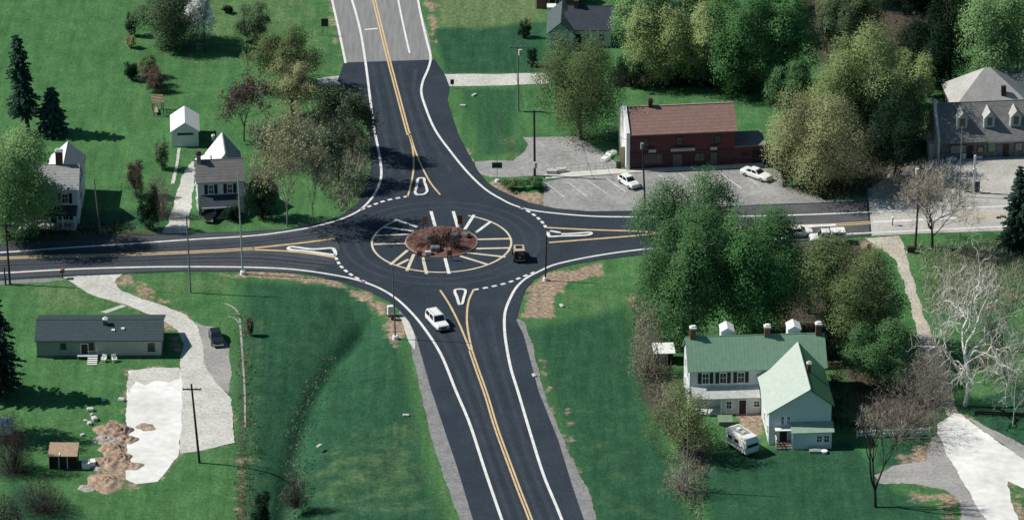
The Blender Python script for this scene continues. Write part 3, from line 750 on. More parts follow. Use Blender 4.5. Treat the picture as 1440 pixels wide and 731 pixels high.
kerb_island([(769.5, 326.5), (772, 334), (790, 333.7), (828, 332), (834, 329.6), (831, 327), (815, 327.8), (790, 329), (776, 327)], 'long white kerbed wedge island on the road right of the roundabout', wdt=0.45)

ci = thing('central_island', 'round brown mulch mound with dark twiggy planting at the centre of the roundabout', 'roundabout island', G(621, 340, ZR))
rr = random.Random(4)
R, K = 5.0, 64
vs = [(0, 0, 0.55)]; fs = []
rings = [(0.2, .55), (0.4, .5), (0.6, .42), (0.78, .32), (0.92, .2), (1.0, .12)]
for q, (t, h) in enumerate(rings):
    for i in range(K):
        a = 2 * math.pi * i / K
        vs.append((R * t * math.cos(a), R * t * math.sin(a), h + (rr.uniform(-.16, .2) if t < .9 else 0)))
for i in range(K): fs.append((0, 1 + i, 1 + (i + 1) % K))
for q in range(len(rings) - 1):
    for i in range(K):
        j = (i + 1) % K; fs.append((1 + q * K + i, 1 + (q + 1) * K + i, 1 + (q + 1) * K + j, 1 + q * K + j))
MB().add(vs, fs).build('mulch_mound', MULCH, ci)
kb = MB(); vs = []; fs = []
for i in range(K):
    a = 2 * math.pi * i / K
    for r_, z_ in ((5.02, 0), (5.02, .13), (5.16, .12), (5.18, 0)): vs.append((r_ * math.cos(a), r_ * math.sin(a), z_))
for i in range(K):
    j = (i + 1) % K
    for q in range(3): fs.append((4 * i + q, 4 * i + q + 1, 4 * j + q + 1, 4 * j + q))
kb.add(vs, fs).build('kerb', mat('brick_kerb', (0.30, 0.17, 0.13), 0.8, scale=2, col2=(0.42, 0.27, 0.2)), ci)

# ------------------------------------------------------------------ trees
def rvec(rs, n):
    v = rs.normal(size=(n, 3)); return v / np.linalg.norm(v, axis=1, keepdims=True)
def quads_at(rs, C, size, nrm_bias=None, aspect=1.0):
    """leaf faces at the points C"""
    n = len(C)
    nr = rvec(rs, n)
    if nrm_bias is not None:
        nr = nr * 0.42 + nrm_bias; nr /= np.linalg.norm(nr, axis=1, keepdims=True) + 1e-9
    t = np.cross(nr, rvec(rs, n)); t /= np.linalg.norm(t, axis=1, keepdims=True) + 1e-9
    b = np.cross(nr, t)
    s = (size * rs.uniform(0.6, 1.35, n))[:, None] * 0.5
    V = np.stack([C - t * s, C - b * s * aspect, C + t * s, C + b * s * aspect], 1).reshape(-1, 3)
    return V, np.arange(4 * n).reshape(n, 4)
def lobed_points(rs, r, hz, n, lobes, shell=0.55, flat=0.0):
    """points through the lobes of a crown, with outward normals and a tint per clump"""
    L = []
    m = max(6, int(lobes * .6))
    for i in range(m):
        # lobes spread round the crown on a spiral, so that they stand apart
        zz = 0.92 - 1.35 * (i + .5) / m; a = i * 2.4 + rs.uniform(-.5, .5)
        q = math.sqrt(max(0, 1 - zz * zz)); d = np.array([q * math.cos(a), q * math.sin(a), zz])
        k = rs.uniform(0.55, 0.78)
        L.append((d * np.array([r, r, hz]) * k, rs.uniform(0.34, 0.52), rs.uniform(-0.16, 0.16)))
    L.append((np.array([0, 0, -hz * .3]), 0.55, -.05)); L.append((np.zeros(3), 0.5, -.03))
    wts = np.array([q[1] ** 2 for q in L]); wts /= wts.sum()
    pick = rs.choice(len(L), n, p=wts)
    cs = np.array([q[0] for q in L])[pick]; rad_ = np.array([q[1] for q in L])[pick]; tn = np.array([q[2] for q in L])[pick]
    # small clumps inside the lobe
    ncl = max(20, n // 26)
    cl_l = rs.choice(len(L), ncl, p=wts)
    cd_ = rvec(rs, ncl); cd_[:, 2] = np.where(rs.random(ncl) < 0.6, np.abs(cd_[:, 2]), cd_[:, 2])
    cr = rs.uniform(shell, 1.06, ncl) ** 0.7
    cc = np.array([q[0] for q in L])[cl_l] + cd_ * (np.array([q[1] for q in L])[cl_l] * cr)[:, None] * np.array([r, r, hz])
    ct = np.array([q[2] for q in L])[cl_l] + rs.uniform(-0.20, 0.20, ncl)
    k = rs.integers(0, ncl, n)
    sc = min(r, hz) * 0.08 + 0.16
    P = cc[k] + rvec(rs, n) * (rs.random(n) ** .45)[:, None] * sc * 1.75 * np.array([1, 1, .75])
    N = cd_[k] + np.array([0, 0, .35])
    N /= np.linalg.norm(N, axis=1, keepdims=True)
    # fill the outline the tree has
    q = np.percentile(np.hypot(P[:, 0], P[:, 1]), 96); P[:, :2] *= r / q
    a, b = np.percentile(P[:, 2], [2, 98]); P[:, 2] = (P[:, 2] - a) / (b - a) * 2 * hz - hz
    tint = 0.45 + ct[k] + rs.uniform(-0.10, 0.10, n)
    return P, N, np.clip(tint, 0, 1)

def branch_tree(rs, h, r, levels, kids, spread=0.6, trunk_frac=0.35, r0=None, up=0.25, twigs=0, twig_len=0.9, twig_w=0.05, wiggle=0.12, taper=.62):
    """tapered branching; returns (tube verts, faces, twig verts, faces)"""
    TV, TF, WV, WF = [], [], [], []
    r0 = r0 or 0.022 * h
    def tube(pts, ra, rb, n):
        base = len(TV)
        for i, p in enumerate(pts):
            d = pts[min(i + 1, len(pts) - 1)] - pts[max(i - 1, 0)]
            d = d / (np.linalg.norm(d) + 1e-9)
            a = np.cross(d, [0.3, 0.9, 0.2]); a /= np.linalg.norm(a) + 1e-9; b = np.cross(d, a)
            q = ra + (rb - ra) * i / (len(pts) - 1)
            for k in range(n):
                t = 2 * math.pi * k / n; TV.append(p + (a * math.cos(t) + b * math.sin(t)) * q)
        for i in range(len(pts) - 1):
            for k in range(n):
                TF.append((base + i * n + k, base + i * n + (k + 1) % n, base + (i + 1) * n + (k + 1) % n, base + (i + 1) * n + k))
    def grow(p, d, L, ra, lev):
        nseg = 4 if lev == 0 else 3
        pts = [p]; cur = d.copy()
        for i in range(nseg):
            cur = cur + rs.normal(size=3) * wiggle * (0.5 if lev == 0 else 1.3) + np.array([0, 0, up * 0.25 if lev else 0])
            cur /= np.linalg.norm(cur); pts.append(pts[-1] + cur * L / nseg)
        rb = ra * (taper if lev < levels else 0.3)
        tube(pts, ra, rb, 7 if lev == 0 else (5 if lev == 1 else 3))
        if lev >= levels:
            for _ in range(twigs):
                t = rs.uniform(0.15, 1) * (len(pts) - 1); i = min(int(t), len(pts) - 2)
                q = pts[i] + (pts[i + 1] - pts[i]) * (t - i)
                e = cur + rs.normal(size=3) * 0.75; e /= np.linalg.norm(e)
                sd = np.cross(e, rs.normal(size=3)); sd /= np.linalg.norm(sd) + 1e-9
                ln = twig_len * rs.uniform(.5, 1.3); b = len(WV)
                WV.extend([q - sd * twig_w / 2, q + sd * twig_w / 2, q + e * ln + sd * twig_w * .2, q + e * ln - sd * twig_w * .2])
                WF.append((b, b + 1, b + 2, b + 3))
            return
        n = kids[lev] if lev < len(kids) else kids[-1]
        az0 = rs.uniform(0, 6.28)
        for k in range(n):
            t = 1.0 if k < 2 else rs.uniform(0.45, 1.0)
            i = min(int(t * nseg), nseg - 1); q = pts[i] + (pts[i + 1] - pts[i]) * (t * nseg - i)
            az = az0 + k * 2 * math.pi / n + rs.uniform(-.5, .5)
            a = np.cross(cur, [0.2, 0.3, 0.9] if abs(cur[2]) < .9 else [1, 0, 0]); a /= np.linalg.norm(a); b = np.cross(cur, a)
            sp = spread * rs.uniform(.6, 1.35)
            e = cur * math.cos(sp) + (a * math.cos(az) + b * math.sin(az)) * math.sin(sp) + np.array([0, 0, up * .35])
            e /= np.linalg.norm(e)
            grow(q, e, (L if lev else h * .36) * rs.uniform(.62, .9), rb * rs.uniform(.6, .85), lev + 1)
    grow(np.zeros(3), np.array([rs.normal() * .05, rs.normal() * .05, 1.0]), h * trunk_frac, r0, 0)
    TV = np.array(TV); WV = np.array(WV) if WV else np.zeros((0, 3))
    A = np.concatenate([TV, WV]) if len(WV) else TV
    zt = A[:, 2].max(); rt = np.percentile(np.hypot(A[:, 0], A[:, 1]), 97)
    k = np.array([r / max(rt, .1), r / max(rt, .1), h / zt])
    # keep the trunk's own thickness: scale positions only
    return TV * k, TF, WV * k if len(WV) else WV, WF

def place(x0, y0, x1, y1, base, bx=None):
    cx = (x0 + x1) / 2
    B = G(cx if bx is None else bx, base); s = scale_at(B)
    r = (x1 - x0) / 2 / s
    H = (y1 - y0) / 2 / s
    hz2 = H * H - (math.sin(PITCH) * r) ** 2
    hz = math.sqrt(max(hz2, (0.45 * H) ** 2)) / math.cos(PITCH)
    zc = (base - (y0 + y1) / 2) / s / math.cos(PITCH)
    hz = min(hz, zc * 1.02) if zc > 0.3 else hz
    return B, r, hz, zc, (cx - (cx if bx is None else bx)) / s

NT = [0]
def leaf_tree(px, base, fol, label, n=9000, lobes=11, leaf=0.36, bark=BARK, bx=None, name='tree', cat='tree', group=None, shell=0.55, twiggy=0, twigmat=None, limbs=(5, 3)):
    NT[0] += 1; rs = np.random.default_rng(100 + NT[0])
    B, r, hz, zc, dx = place(*px, base, bx)
    root = thing(name, label, cat, B, group=group)
    h = zc + hz
    TV, TF, WV, WF = branch_tree(rs, h * 0.9, r * 0.72, 2, limbs, spread=0.6, trunk_frac=max(.22, (zc - hz * .5) / h), r0=0.02 * h + .07, twigs=0)
    if twiggy:
        tv, tf, wv, wf = branch_tree(rs, h * .98, r * .95, 4, (5, 4, 4, 3), spread=.6, trunk_frac=.25, r0=.1, twigs=twiggy, twig_w=.05)
        for v_, f_ in ((tv, tf), (wv, wf)):
            if len(v_): TF = list(TF) + [tuple(i + len(TV) for i in f) for f in f_]; TV = np.concatenate([TV, v_])
    from_np('trunk', TV, TF, bark, root, smooth=True)
    n = int(n * 2.9); leaf *= .60
    P, N, t = lobed_points(rs, r * 0.97, hz * 0.97, n, lobes, shell)
    P = P + np.array([dx, 0, zc])
    P[:, 2] = np.maximum(P[:, 2], rs.uniform(0.05, 0.6, len(P)))
    V, Q = quads_at(rs, P, leaf, N)
    cr = from_np('crown', V, Q, FOL[fol], root, np.repeat(t, 4))
    return root
def bare_tree(px, base, label, bark=GREYBARK, twig=GREYTWIG, bx=None, levels=4, kids=(5, 4, 4, 3), twigs=7, twig_len=1.0, twig_w=0.055, trunk=0.3, r0=None, spread=0.55, name='bare_tree', cat='tree', group=None, up=.25, fol=None, nleaf=0, seed=None, wiggle=.16, taper=.62):
    NT[0] += 1; rs = np.random.default_rng(seed or (500 + NT[0]))
    cx = (px[0] + px[2]) / 2
    B = G(cx if bx is None else bx, base); s = scale_at(B)
    h = (base - px[1]) / s / math.cos(PITCH) * 0.97; r = (px[2] - px[0]) / 2 / s
    root = thing(name, label, cat, B, rz=rs.uniform(0, 6.28) if seed is None else 0, group=group)
    TV, TF, WV, WF = branch_tree(rs, h, r, levels, kids, spread, trunk, r0, up, twigs, twig_len, twig_w, wiggle, taper)
    from_np('trunk', TV, TF, bark, root, smooth=True)
    if len(WV): from_np('crown', WV, WF, twig, root)
    if fol and nleaf:
        k = rs.integers(0, len(WV), nleaf); C = WV[k] + rs.normal(size=(nleaf, 3)) * .3
        V, Q = quads_at(rs, C, 0.27); from_np('leaves', V, Q, FOL[fol], root, np.repeat(rs.uniform(.1, .95, nleaf), 4))
    return root
def conifer(px, base, label, fol='pine', bx=None, n=1.0, lean=0.0, ragged=0.25, name='conifer', group=None, skirt=0.08, power=.72):
    NT[0] += 1; rs = np.random.default_rng(900 + NT[0])
    cx = (px[0] + px[2]) / 2
    B = G(cx if bx is None else bx, base); s = scale_at(B)
    h = (base - px[1]) / s / math.cos(PITCH) * .98; r = (px[2] - px[0]) / 2 / s
    root = thing(name, label, 'tree', B)
    tr = MB(); tr.tube((0, 0, 0), (lean * h, 0, h * .97), 0.02 * h + .05, .03, 8); tr.build('trunk', DKBARK, root)
    C = []; T = []
    z = h * skirt
    while z < h * .985:
        f = (z / h - skirt) / (1 - skirt)
        R = r * 1.12 * (1 - f) ** power * rs.uniform(1 - ragged, 1.08) + .15
        nb = int(7 + 7 * (1 - f)); a0 = rs.uniform(0, 6.28)
        for k in range(nb):
            a = a0 + k * 6.283 / nb + rs.uniform(-.25, .25); Rk = R * rs.uniform(1 - ragged * 1.3, 1.1)
            m = int((26 + 46 * Rk) * n)
            u = rs.uniform(0.12, 1, m) ** .75
            sag = -0.18 * Rk * u ** 2 + .06 * Rk * u
            w_ = (0.10 + .22 * Rk * (1 - u) * .6)
            q = np.stack([np.cos(a) * u * Rk, np.sin(a) * u * Rk, z + sag], -1) + rs.normal(size=(m, 3)) * w_[:, None] * np.array([1, 1, .6]) * .75
            q[:, 0] += lean * z
            C.append(q); T.append(np.clip(.15 + .55 * u + rs.uniform(-.25, .25, m), 0, 1))
        z += max(.28, h * .035) * rs.uniform(.8, 1.2)
    C = np.concatenate(C); T = np.concatenate(T)
    V, Q = quads_at(rs, C, .32, np.array([0, 0, .55]), .5)
    from_np('crown', V, Q, FOL[fol], root, np.repeat(T, 4))
    return root
def shrub(px, base, fol, label, n=1500, leaf=.26, name='shrub', cat='shrub', group=None, lobes=6):
    return leaf_tree(px, base, fol, label, n=n, lobes=lobes, leaf=leaf, name=name, cat=cat, group=group, limbs=(4, 3), bark=DKBARK)
def brush(px, base, label, twig, n=2600, fol=None, nleaf=0, group=None, w_=.036, ln=.8):
    """leafless many-stemmed bush: canes from the ground and a haze of fine twigs"""
    NT[0] += 1; rs = np.random.default_rng(1500 + NT[0])
    cx = (px[0] + px[2]) / 2; B = G(cx, base); s = scale_at(B)
    h = (base - px[1]) / s / math.cos(PITCH) * .95; r = (px[2] - px[0]) / 2 / s
    root = thing('bare_bush', label, 'bush', B, group=group)
    TV, TF = [], []
    def dome(k, lo=0.):
        d = rvec(rs, k); d[:, 2] = np.abs(d[:, 2]); q = (lo + (1 - lo) * rs.random(k)) ** .42
        b = 1 + .16 * np.sin(3 * np.arctan2(d[:, 1], d[:, 0]) + NT[0]) + .12 * np.sin(7 * np.arctan2(d[:, 1], d[:, 0]) + 2 * NT[0])
        return d * q[:, None] * np.stack([r * b, r * b, np.full(k, h)], 1), d
    ends, _ = dome(34, .3)
    for e in ends:
        p0 = np.array([e[0] * .18, e[1] * .18, 0]); p1 = p0 * .5 + e * .5 + rs.normal(size=3) * .06 * h; p1[2] = max(p1[2], .1)
        b0 = len(TV); rb = .035 + .004 * h
        for p, q in ((p0, rb), (p1, rb * .6), (e, rb * .2)):
            for k in range(4): TV.append(p + np.array([math.cos(k * 1.571), math.sin(k * 1.571), 0]) * q)
        for i in range(2):
            for k in range(4): TF.append((b0 + i * 4 + k, b0 + i * 4 + (k + 1) % 4, b0 + i * 4 + 4 + (k + 1) % 4, b0 + i * 4 + 4 + k))
    from_np('trunk', np.array(TV), TF, twig, root)
    P, d = dome(n)
    e = d * .7 + rs.normal(size=(n, 3)) * .75 + np.array([0, 0, .35]); e /= np.linalg.norm(e, axis=1, keepdims=True)
    sd = np.cross(e, rs.normal(size=(n, 3))); sd /= np.linalg.norm(sd, axis=1, keepdims=True)
    L = ln * rs.uniform(.4, 1.3, n)[:, None]
    P = P - e * L * .5; P[:, 2] = np.maximum(P[:, 2], .02)
    V = np.stack([P - sd * w_ / 2, P + sd * w_ / 2, P + e * L + sd * w_ * .2, P + e * L - sd * w_ * .2], 1).reshape(-1, 3)
    V[:, 2] = np.maximum(V[:, 2], .01)
    from_np('crown', V, np.arange(4 * n).reshape(n, 4), twig, root)
    if fol and nleaf:
        C, _ = dome(nleaf); C[:, 2] += .1
        V, Q = quads_at(rs, C, .2); from_np('leaves', V, Q, FOL[fol], root, np.repeat(rs.uniform(.1, .95, nleaf), 4))
    return root
def thicket(name, poly, label, n, h, twig, fol=None, nleaf=0, seed=1, patchy=0.5):
    """brambles nobody could count: canes and leaves over an area"""
    rs = np.random.default_rng(seed)
    A = np.array(ground_pts(poly)); lo, hi = A.min(0), A.max(0)
    pts = []
    cl = rs.uniform(lo, hi, (60, 2))
    while len(pts) < n:
        c = cl[rs.integers(0, 60, 4000)] + rs.normal(size=(4000, 2)) * 1.1 if rs.random() < patchy else rs.uniform(lo, hi, (4000, 2))
        f = poly_field(c[:, 0], c[:, 1], poly, 0.6)
        pts += list(c[rs.random(4000) < f * 0.9])
    c = np.array(pts[:n]); e = rs.normal(size=(n, 3)) * .6 + np.array([0, 0, 1]); e /= np.linalg.norm(e, axis=1, keepdims=True)
    ln = h * rs.uniform(.35, 1.2, n)[:, None]
    sd = np.cross(e, rs.normal(size=(n, 3))); sd /= np.linalg.norm(sd, axis=1, keepdims=True)
    b0 = np.concatenate([c, np.zeros((n, 1))], 1); w_ = .035
    V = np.stack([b0 - sd * w_, b0 + sd * w_, b0 + e * ln + sd * w_ * .4, b0 + e * ln - sd * w_ * .4], 1).reshape(-1, 3)
    o = from_np(name, V, np.arange(4 * n).reshape(n, 4), twig); tag(o, label, 'undergrowth', kind='stuff')
    if fol and nleaf:
        k = rs.integers(0, n, nleaf); P = b0[k] + (e * ln)[k] * rs.uniform(.2, 1, nleaf)[:, None] + rs.normal(size=(nleaf, 3)) * .2
        P[:, 2] = np.maximum(P[:, 2], .05)
        V, Q = quads_at(rs, P, .26); from_np('leaves', V, Q, FOL[fol], o, np.repeat(rs.uniform(0, 1, nleaf), 4))
    return o

# ------------------------------------------------------------------ building helpers
def fbox(mb, face, v, a0, d0, z0, a1, d1, z1):
    """box given along a wall face: a along the wall, d out of it"""
    if face == 'S': mb.box(a0, v - d1, z0, a1, v - d0, z1)
    elif face == 'N': mb.box(a0, v + d0, z0, a1, v + d1, z1)
    elif face == 'W': mb.box(v - d1, a0, z0, v - d0, a1, z1)
    else: mb.box(v + d0, a0, z0, v + d1, a1, z1)
def window(root, face, v, a, z, w_=0.9, h_=1.4, shutters=False, trim=None, name='window', bars=1, awning=None):
    trim = trim or WHITE
    m = MB(); t = .09
    fbox(m, face, v, a, -.05, z, a + t, .06, z + h_); fbox(m, face, v, a + w_ - t, -.05, z, a + w_, .06, z + h_)
    fbox(m, face, v, a + t, -.05, z + h_ - t, a + w_ - t, .06, z + h_)
    fbox(m, face, v, a + t, -.05, z + h_ / 2 - .03, a + w_ - t, .05, z + h_ / 2 + .03)
    for k in range(bars):
        q = a + w_ * (k + 1) / (bars + 1); fbox(m, face, v, q - .02, -.05, z + t, q + .02, .045, z + h_ - t)
    o = m.build(name, trim, root)
    p = MB(); fbox(p, face, v, a + t, -.04, z + .02, a + w_ - t, .025, z + h_ - t); p.build('pane', PANE, o)
    s_ = MB(); fbox(s_, face, v, a - .08, -.03, z - .09, a + w_ + .08, .13, z); s_.build('sill', trim, o)
    if shutters:
        for q in (a - .52, a + w_ + .04):
            sh = MB(); fbox(sh, face, v, q, -.02, z - .05, q + .48, .07, z + h_ + .03); sh.build('shutter', BLACK, o)
    return o
def door(root, face, v, a, w_=0.95, h_=2.1, material=None, z=0.0, trim=None):
    m = MB(); fbox(m, face, v, a, -.03, z, a + w_, .05, z + h_)
    o = m.build('door', material or DARKWOOD, root)
    f = MB(); fbox(f, face, v, a - .1, -.03, z, a - .003, .08, z + h_ + .1); fbox(f, face, v, a + w_ + .003, -.03, z, a + w_ + .1, .08, z + h_ + .1)
    fbox(f, face, v, a - .003, -.03, z + h_ + .003, a + w_ + .003, .08, z + h_ + .1); f.build('frame', trim or WHITE, o)
    k = MB(); fbox(k, face, v, a + w_ - .16, .05, z + h_ * .47, a + w_ - .09, .10, z + h_ * .47 + .07); k.build('handle', CHROME, o)
    return o
def gable_x(root, x0, y0, L, D, h, rise, wallm, roofm, over=.35, end=.25, t=.14, name='wall', roofname='roof', roofback=None):
    """gabled block with its ridge along x"""
    MB().prism([(y0, 0), (y0 + D, 0), (y0 + D, h), (y0 + D / 2, h + rise), (y0, h)], 'x', x0, x0 + L).build(name, wallm, root)
    k = rise / (D / 2)
    def Z(d): return h + rise - k * abs(d) + .03 + t
    a = D / 2 + over; ym = y0 + D / 2
    r = MB().slab([(x0 - end, ym - a, Z(a)), (x0 + L + end, ym - a, Z(a)), (x0 + L + end, ym, Z(0)), (x0 - end, ym, Z(0))], t)
    r.slab([(x0 - end, ym, Z(0)), (x0 + L + end, ym, Z(0)), (x0 + L + end, ym + a, Z(a)), (x0 - end, ym + a, Z(a))], t)
    R = r.build(roofname, roofm, root)
    rc = MB().tube((x0 - end, ym, Z(0) - .02), (x0 + L + end, ym, Z(0) - .02), .09, n=6).build('ridge_cap', roofback or roofm, R)
    return R, Z
def gable_y(root, x0, y0, W, D, h, rise, wallm, roofm, over=.35, end=.3, t=.14, name='wall', east=None, roofname='roof'):
    MB().prism([(x0, 0), (x0 + W, 0), (x0 + W, h), (x0 + W / 2, h + rise), (x0, h)], 'y', y0, y0 + D).build(name, wallm, root)
    k = rise / (W / 2)
    def Z(d): return h + rise - k * abs(d) + .03 + t
    a = W / 2 + over; xm = x0 + W / 2
    r = MB().slab([(xm - a, y0 - end, Z(a)), (xm, y0 - end, Z(0)), (xm, y0 + D + end, Z(0)), (xm - a, y0 + D + end, Z(a))], t)
    e = MB().slab([(xm, y0 - end, Z(0)), (xm + a, y0 - end, Z(a)), (xm + a, y0 + D + end, Z(a)), (xm, y0 + D + end, Z(0))], t)
    R = r.build(roofname, roofm, root); e.build(roofname, east or roofm, root)
    return R, Z
def chimney(parent, x, y, z0, z1, w_=.7, d_=.6, material=None, cap=None):
    c = box('chimney', material or CHIMBRICK, parent, x, y, z0, x + w_, y + d_, z1)
    return c
def chimney_cap(root, x, y, z, w_=.7, d_=.6, cap=None):
    m = MB().box(x - .08, y - .08, z, x + w_ + .08, y + d_ + .08, z + .22)
    m.box(x + .12, y + .12, z + .22, x + w_ - .12, y + d_ - .12, z + .42)
    return m.build('chimney_cap', cap or CONC, root)
def posts(root, pts, h, r=.07, material=None, z=0):
    for x, y in pts: box('post', material or WHITE, root, x - r, y - r, z, x + r, y + r, h)

# ------------------------------------------------------------------ the white farmhouse with the green roof
B = G(969, 574)
H = thing('farmhouse', 'white farmhouse with green metal roof, many chimneys and a front gabled wing', 'house', B, rad(3.8))
L, D, h1, rise = 18.2, 7.4, 5.75, 3.0
R, Z = gable_x(H, 0, 0, L, D, h1, rise, WSIDE, GREENROOF, .35, .3)
for xx in (1.15, 3.5, 5.9): window(H, 'S', 0, xx + .5, 3.75, 1.0, 1.5, True)
for yy in (1.5, 4.8): window(H, 'W', 0, yy, 3.6, .9, 1.4); window(H, 'W', 0, yy, .9, .9, 1.4)
for yy in (1.5, 4.8): window(H, 'E', L, yy, 3.6, .9, 1.4)
# porch over the front
pr = MB().slab([(.15, -2.15, 2.45), (9.3, -2.15, 2.45), (9.3, 0, 3.35), (.15, 0, 3.35)], .12).build('porch_roof', TINROOF, H)
box('porch_wall', PLASTER, H, 4.3, -1.9, 0, 9.44, -.02, 2.42)
box('porch_floor', CONC, H, .2, -2.1, 0, 4.28, -.02, .16)
posts(H, [(.4, -1.95), (2.3, -1.95), (4.1, -1.95)], 2.42, z=.16)
window(H, 'S', -1.9, 4.75, .85, .8, 1.1); window(H, 'S', -1.9, 8.4, 1.0, .9, .9)
door(H, 'S', -1.9, 6.5, .95, 2.05)
for xx, hh, m in ((.35, 1.2, None), (10.35, 1.1, None), (17.25, 1.25, None)):
    chimney(R, xx, D / 2 - .35, Z(.6) - .4, Z(0) + hh, .75, .7); chimney_cap(R, xx, D / 2 - .35, Z(0) + hh + .004, .75, .7, WHITE)
for xx in (4.6, 13.6):
    # white dormers that rise behind the ridge
    m = MB().prism([(xx, Z(1.2) - 1.6), (xx + 1.7, Z(1.2) - 1.6), (xx + 1.7, Z(0) + .35), (xx + .85, Z(0) + .8), (xx, Z(0) + .35)], 'y', D / 2 + .5, D / 2 + 2.6)
    dm = m.build('dormer', WHITE, R)
    k = MB().slab([(xx - .12, D / 2 + .4, Z(0) + .36), (xx + .85, D / 2 + .4, Z(0) + .9), (xx + .85, D / 2 + 2.7, Z(0) + .9), (xx - .12, D / 2 + 2.7, Z(0) + .36)], .06)
    k.slab([(xx + .85, D / 2 + .4, Z(0) + .9), (xx + 1.82, D / 2 + .4, Z(0) + .36), (xx + 1.82, D / 2 + 2.7, Z(0) + .36), (xx + .85, D / 2 + 2.7, Z(0) + .9)], .06)
    k.build('dormer_roof', WMETALY, R)
# the wing that comes towards the viewer
wx, ww, wd = 9.45, 8.2, 11.2
xr_, zl_, zr_, ze_ = wx + 5.3, 4.75, 8.0, 5.75          # long west slope, short east slope
MB().prism([(wx, 0), (wx + ww, 0), (wx + ww, ze_), (xr_, zr_), (wx, zl_)], 'y', -wd, D / 2 - .4).build('wall', WSIDE, H)
sl_ = (zr_ - zl_) / (xr_ - wx); sr_ = (zr_ - ze_) / (wx + ww - xr_); up_ = .17
yb_ = D / 2 - .1
RW = MB().slab([(wx - .4, -wd - .35, zl_ - .4 * sl_ + up_), (xr_, -wd - .35, zr_ + up_), (xr_, yb_, zr_ + up_), (wx - .4, yb_, zl_ - .4 * sl_ + up_)], .14).build('roof', GREENSUN, H)
MB().slab([(xr_, -wd - .35, zr_ + up_), (wx + ww + .4, -wd - .35, ze_ - .4 * sr_ + up_), (wx + ww + .4, yb_, ze_ - .4 * sr_ + up_), (xr_, yb_, zr_ + up_)], .14).build('roof', GREENSHADE, H)
MB().tube((xr_, -wd - .35, zr_ + up_), (xr_, 2.6, zr_ + up_), .09, n=6).build('ridge_cap', GREENSUN, RW)
chimney(RW, xr_ + .3, -5.6, zr_ - .7, zr_ + .8, .5, .55, CHIMBRICK); chimney_cap(RW, xr_ + .3, -5.6, zr_ + .804, .5, .55)
MB().box(wx - .34, -wd - .42, zl_ - .4 * sl_ - .25, wx - .30, -wd - .36, zl_).build('fascia', WHITE, RW)
window(H, 'S', -wd, wx + 1.5, 3.0, .5, 1.2); window(H, 'S', -wd, wx + 2.3, 3.0, .5, 1.2)
for yy in (-10.2, -6.5): window(H, 'W', wx, yy, .9, .9, 1.4)
for yy in (-10.0, -6.5, -3): window(H, 'E', wx + ww, yy, 1.0, .9, 1.4)
# lean-to at the gable
lx, lw, ld = wx + 3.0, 5.15, 1.5
MB().prism([(-wd - ld, 0), (-wd - .01, 0), (-wd - .01, 3.1), (-wd - ld, 2.5)], 'x', lx, lx + lw).build('lean_to', WSIDE, H)
MB().slab([(lx - .25, -wd - ld - .35, 2.56), (lx + lw + .3, -wd - ld - .35, 2.56), (lx + lw + .3, -wd + .0, 3.3), (lx - .25, -wd + .0, 3.3)], .12).build('lean_to_roof', mat('pale_green_tin', (0.24, 0.34, 0.27), 0.5, scale=1, col2=(.34, .44, .36)), H)
window(H, 'S', -wd - ld, lx + 3.1, 1.0, .8, .95); window(H, 'S', -wd - ld, lx + 4.05, 1.0, .8, .95)
box('corner_board', WHITE, H, lx - .12, -wd - ld - .06, 0, lx + .1, -wd - ld + .1, 2.32)
box('corner_board', WHITE, H, wx - .06, -wd - .07, 0, wx + .16, -wd + .1, 4.5)
door(H, 'S', -wd, wx + 1.4, 1.0, 2.05, DARKWOOD, .5)
st = MB(); 
for k in range(3): st.box(wx + .9, -wd - 1.5 + .42 * k, .17 * k, wx + 2.9, -wd - .05, .17 * (k + 1) - .003)
st.build('step', WOOD, H)
for xx in (wx + .85, wx + 2.95):
    rl = MB()
    for yy in (-wd - 1.45, -wd - .75): rl.box(xx - .05, yy - .05, 0, xx + .05, yy + .05, 1.45)
    rl.box(xx - .05, -wd - 1.5, 1.45, xx + .05, -wd - .06, 1.55); rl.box(xx - .05, -wd - 1.5, .95, xx + .05, -wd - .06, 1.03)
    rl.build('railing', WHITE, H)
box('porch_awning', WHITE, H, wx + .7, -wd - 1.2, 2.55, wx + 3.0, -wd - .02, 2.65)

# white shed left of the farmhouse
B = G(920, 512)
s_ = thing('shed', 'small shed with bright white flat roof left of the green roofed farmhouse', 'shed', B, rad(3))
box('wall', DARKWOOD, s_, 0, 0, 0, 2.6, 2.4, 1.7)
MB().slab([(-.15, -.25, 1.78), (2.85, -.25, 1.78), (2.85, 2.75, 1.98), (-.15, 2.75, 1.98)], .1).build('roof', WHITE, s_)
door(s_, 'S', 0, .8, .9, 1.5, mat('grey_boards', (.2, .2, .2), .8, scale=2))

# ------------------------------------------------------------------ brick building beside the parking lot
B = G(886, 238)
H = thing('brick_building', 'dark red brick two storey shop building with brown roof beside the parking lot', 'shop', B, rad(6))
L, D, h1, rise = 15.6, 8.6, 5.75, 2.3
k = rise / (D / 2)
MB().prism([(0, 0), (D, 0), (D, h1), (D / 2, h1 + rise), (0, h1)], 'x', 0, L).build('wall', BRICK, H)
box('shopfront', DARKBRICK, H, .15, -.06, 0, L - .15, -.002, 2.75)
def ZB(d): return h1 + rise - k * abs(d) + .2
R = MB().slab([(-.1, -.35, ZB(D / 2 + .35)), (L + .35, -.35, ZB(D / 2 + .35)), (L + .35, D / 2, ZB(0)), (-.1, D / 2, ZB(0))], .16)
R.slab([(-.1, D / 2, ZB(0)), (L + .35, D / 2, ZB(0)), (L + .35, D + .35, ZB(D / 2 + .35)), (-.1, D + .35, ZB(D / 2 + .35))], .16)
R = R.build('roof', BROWNROOF, H)
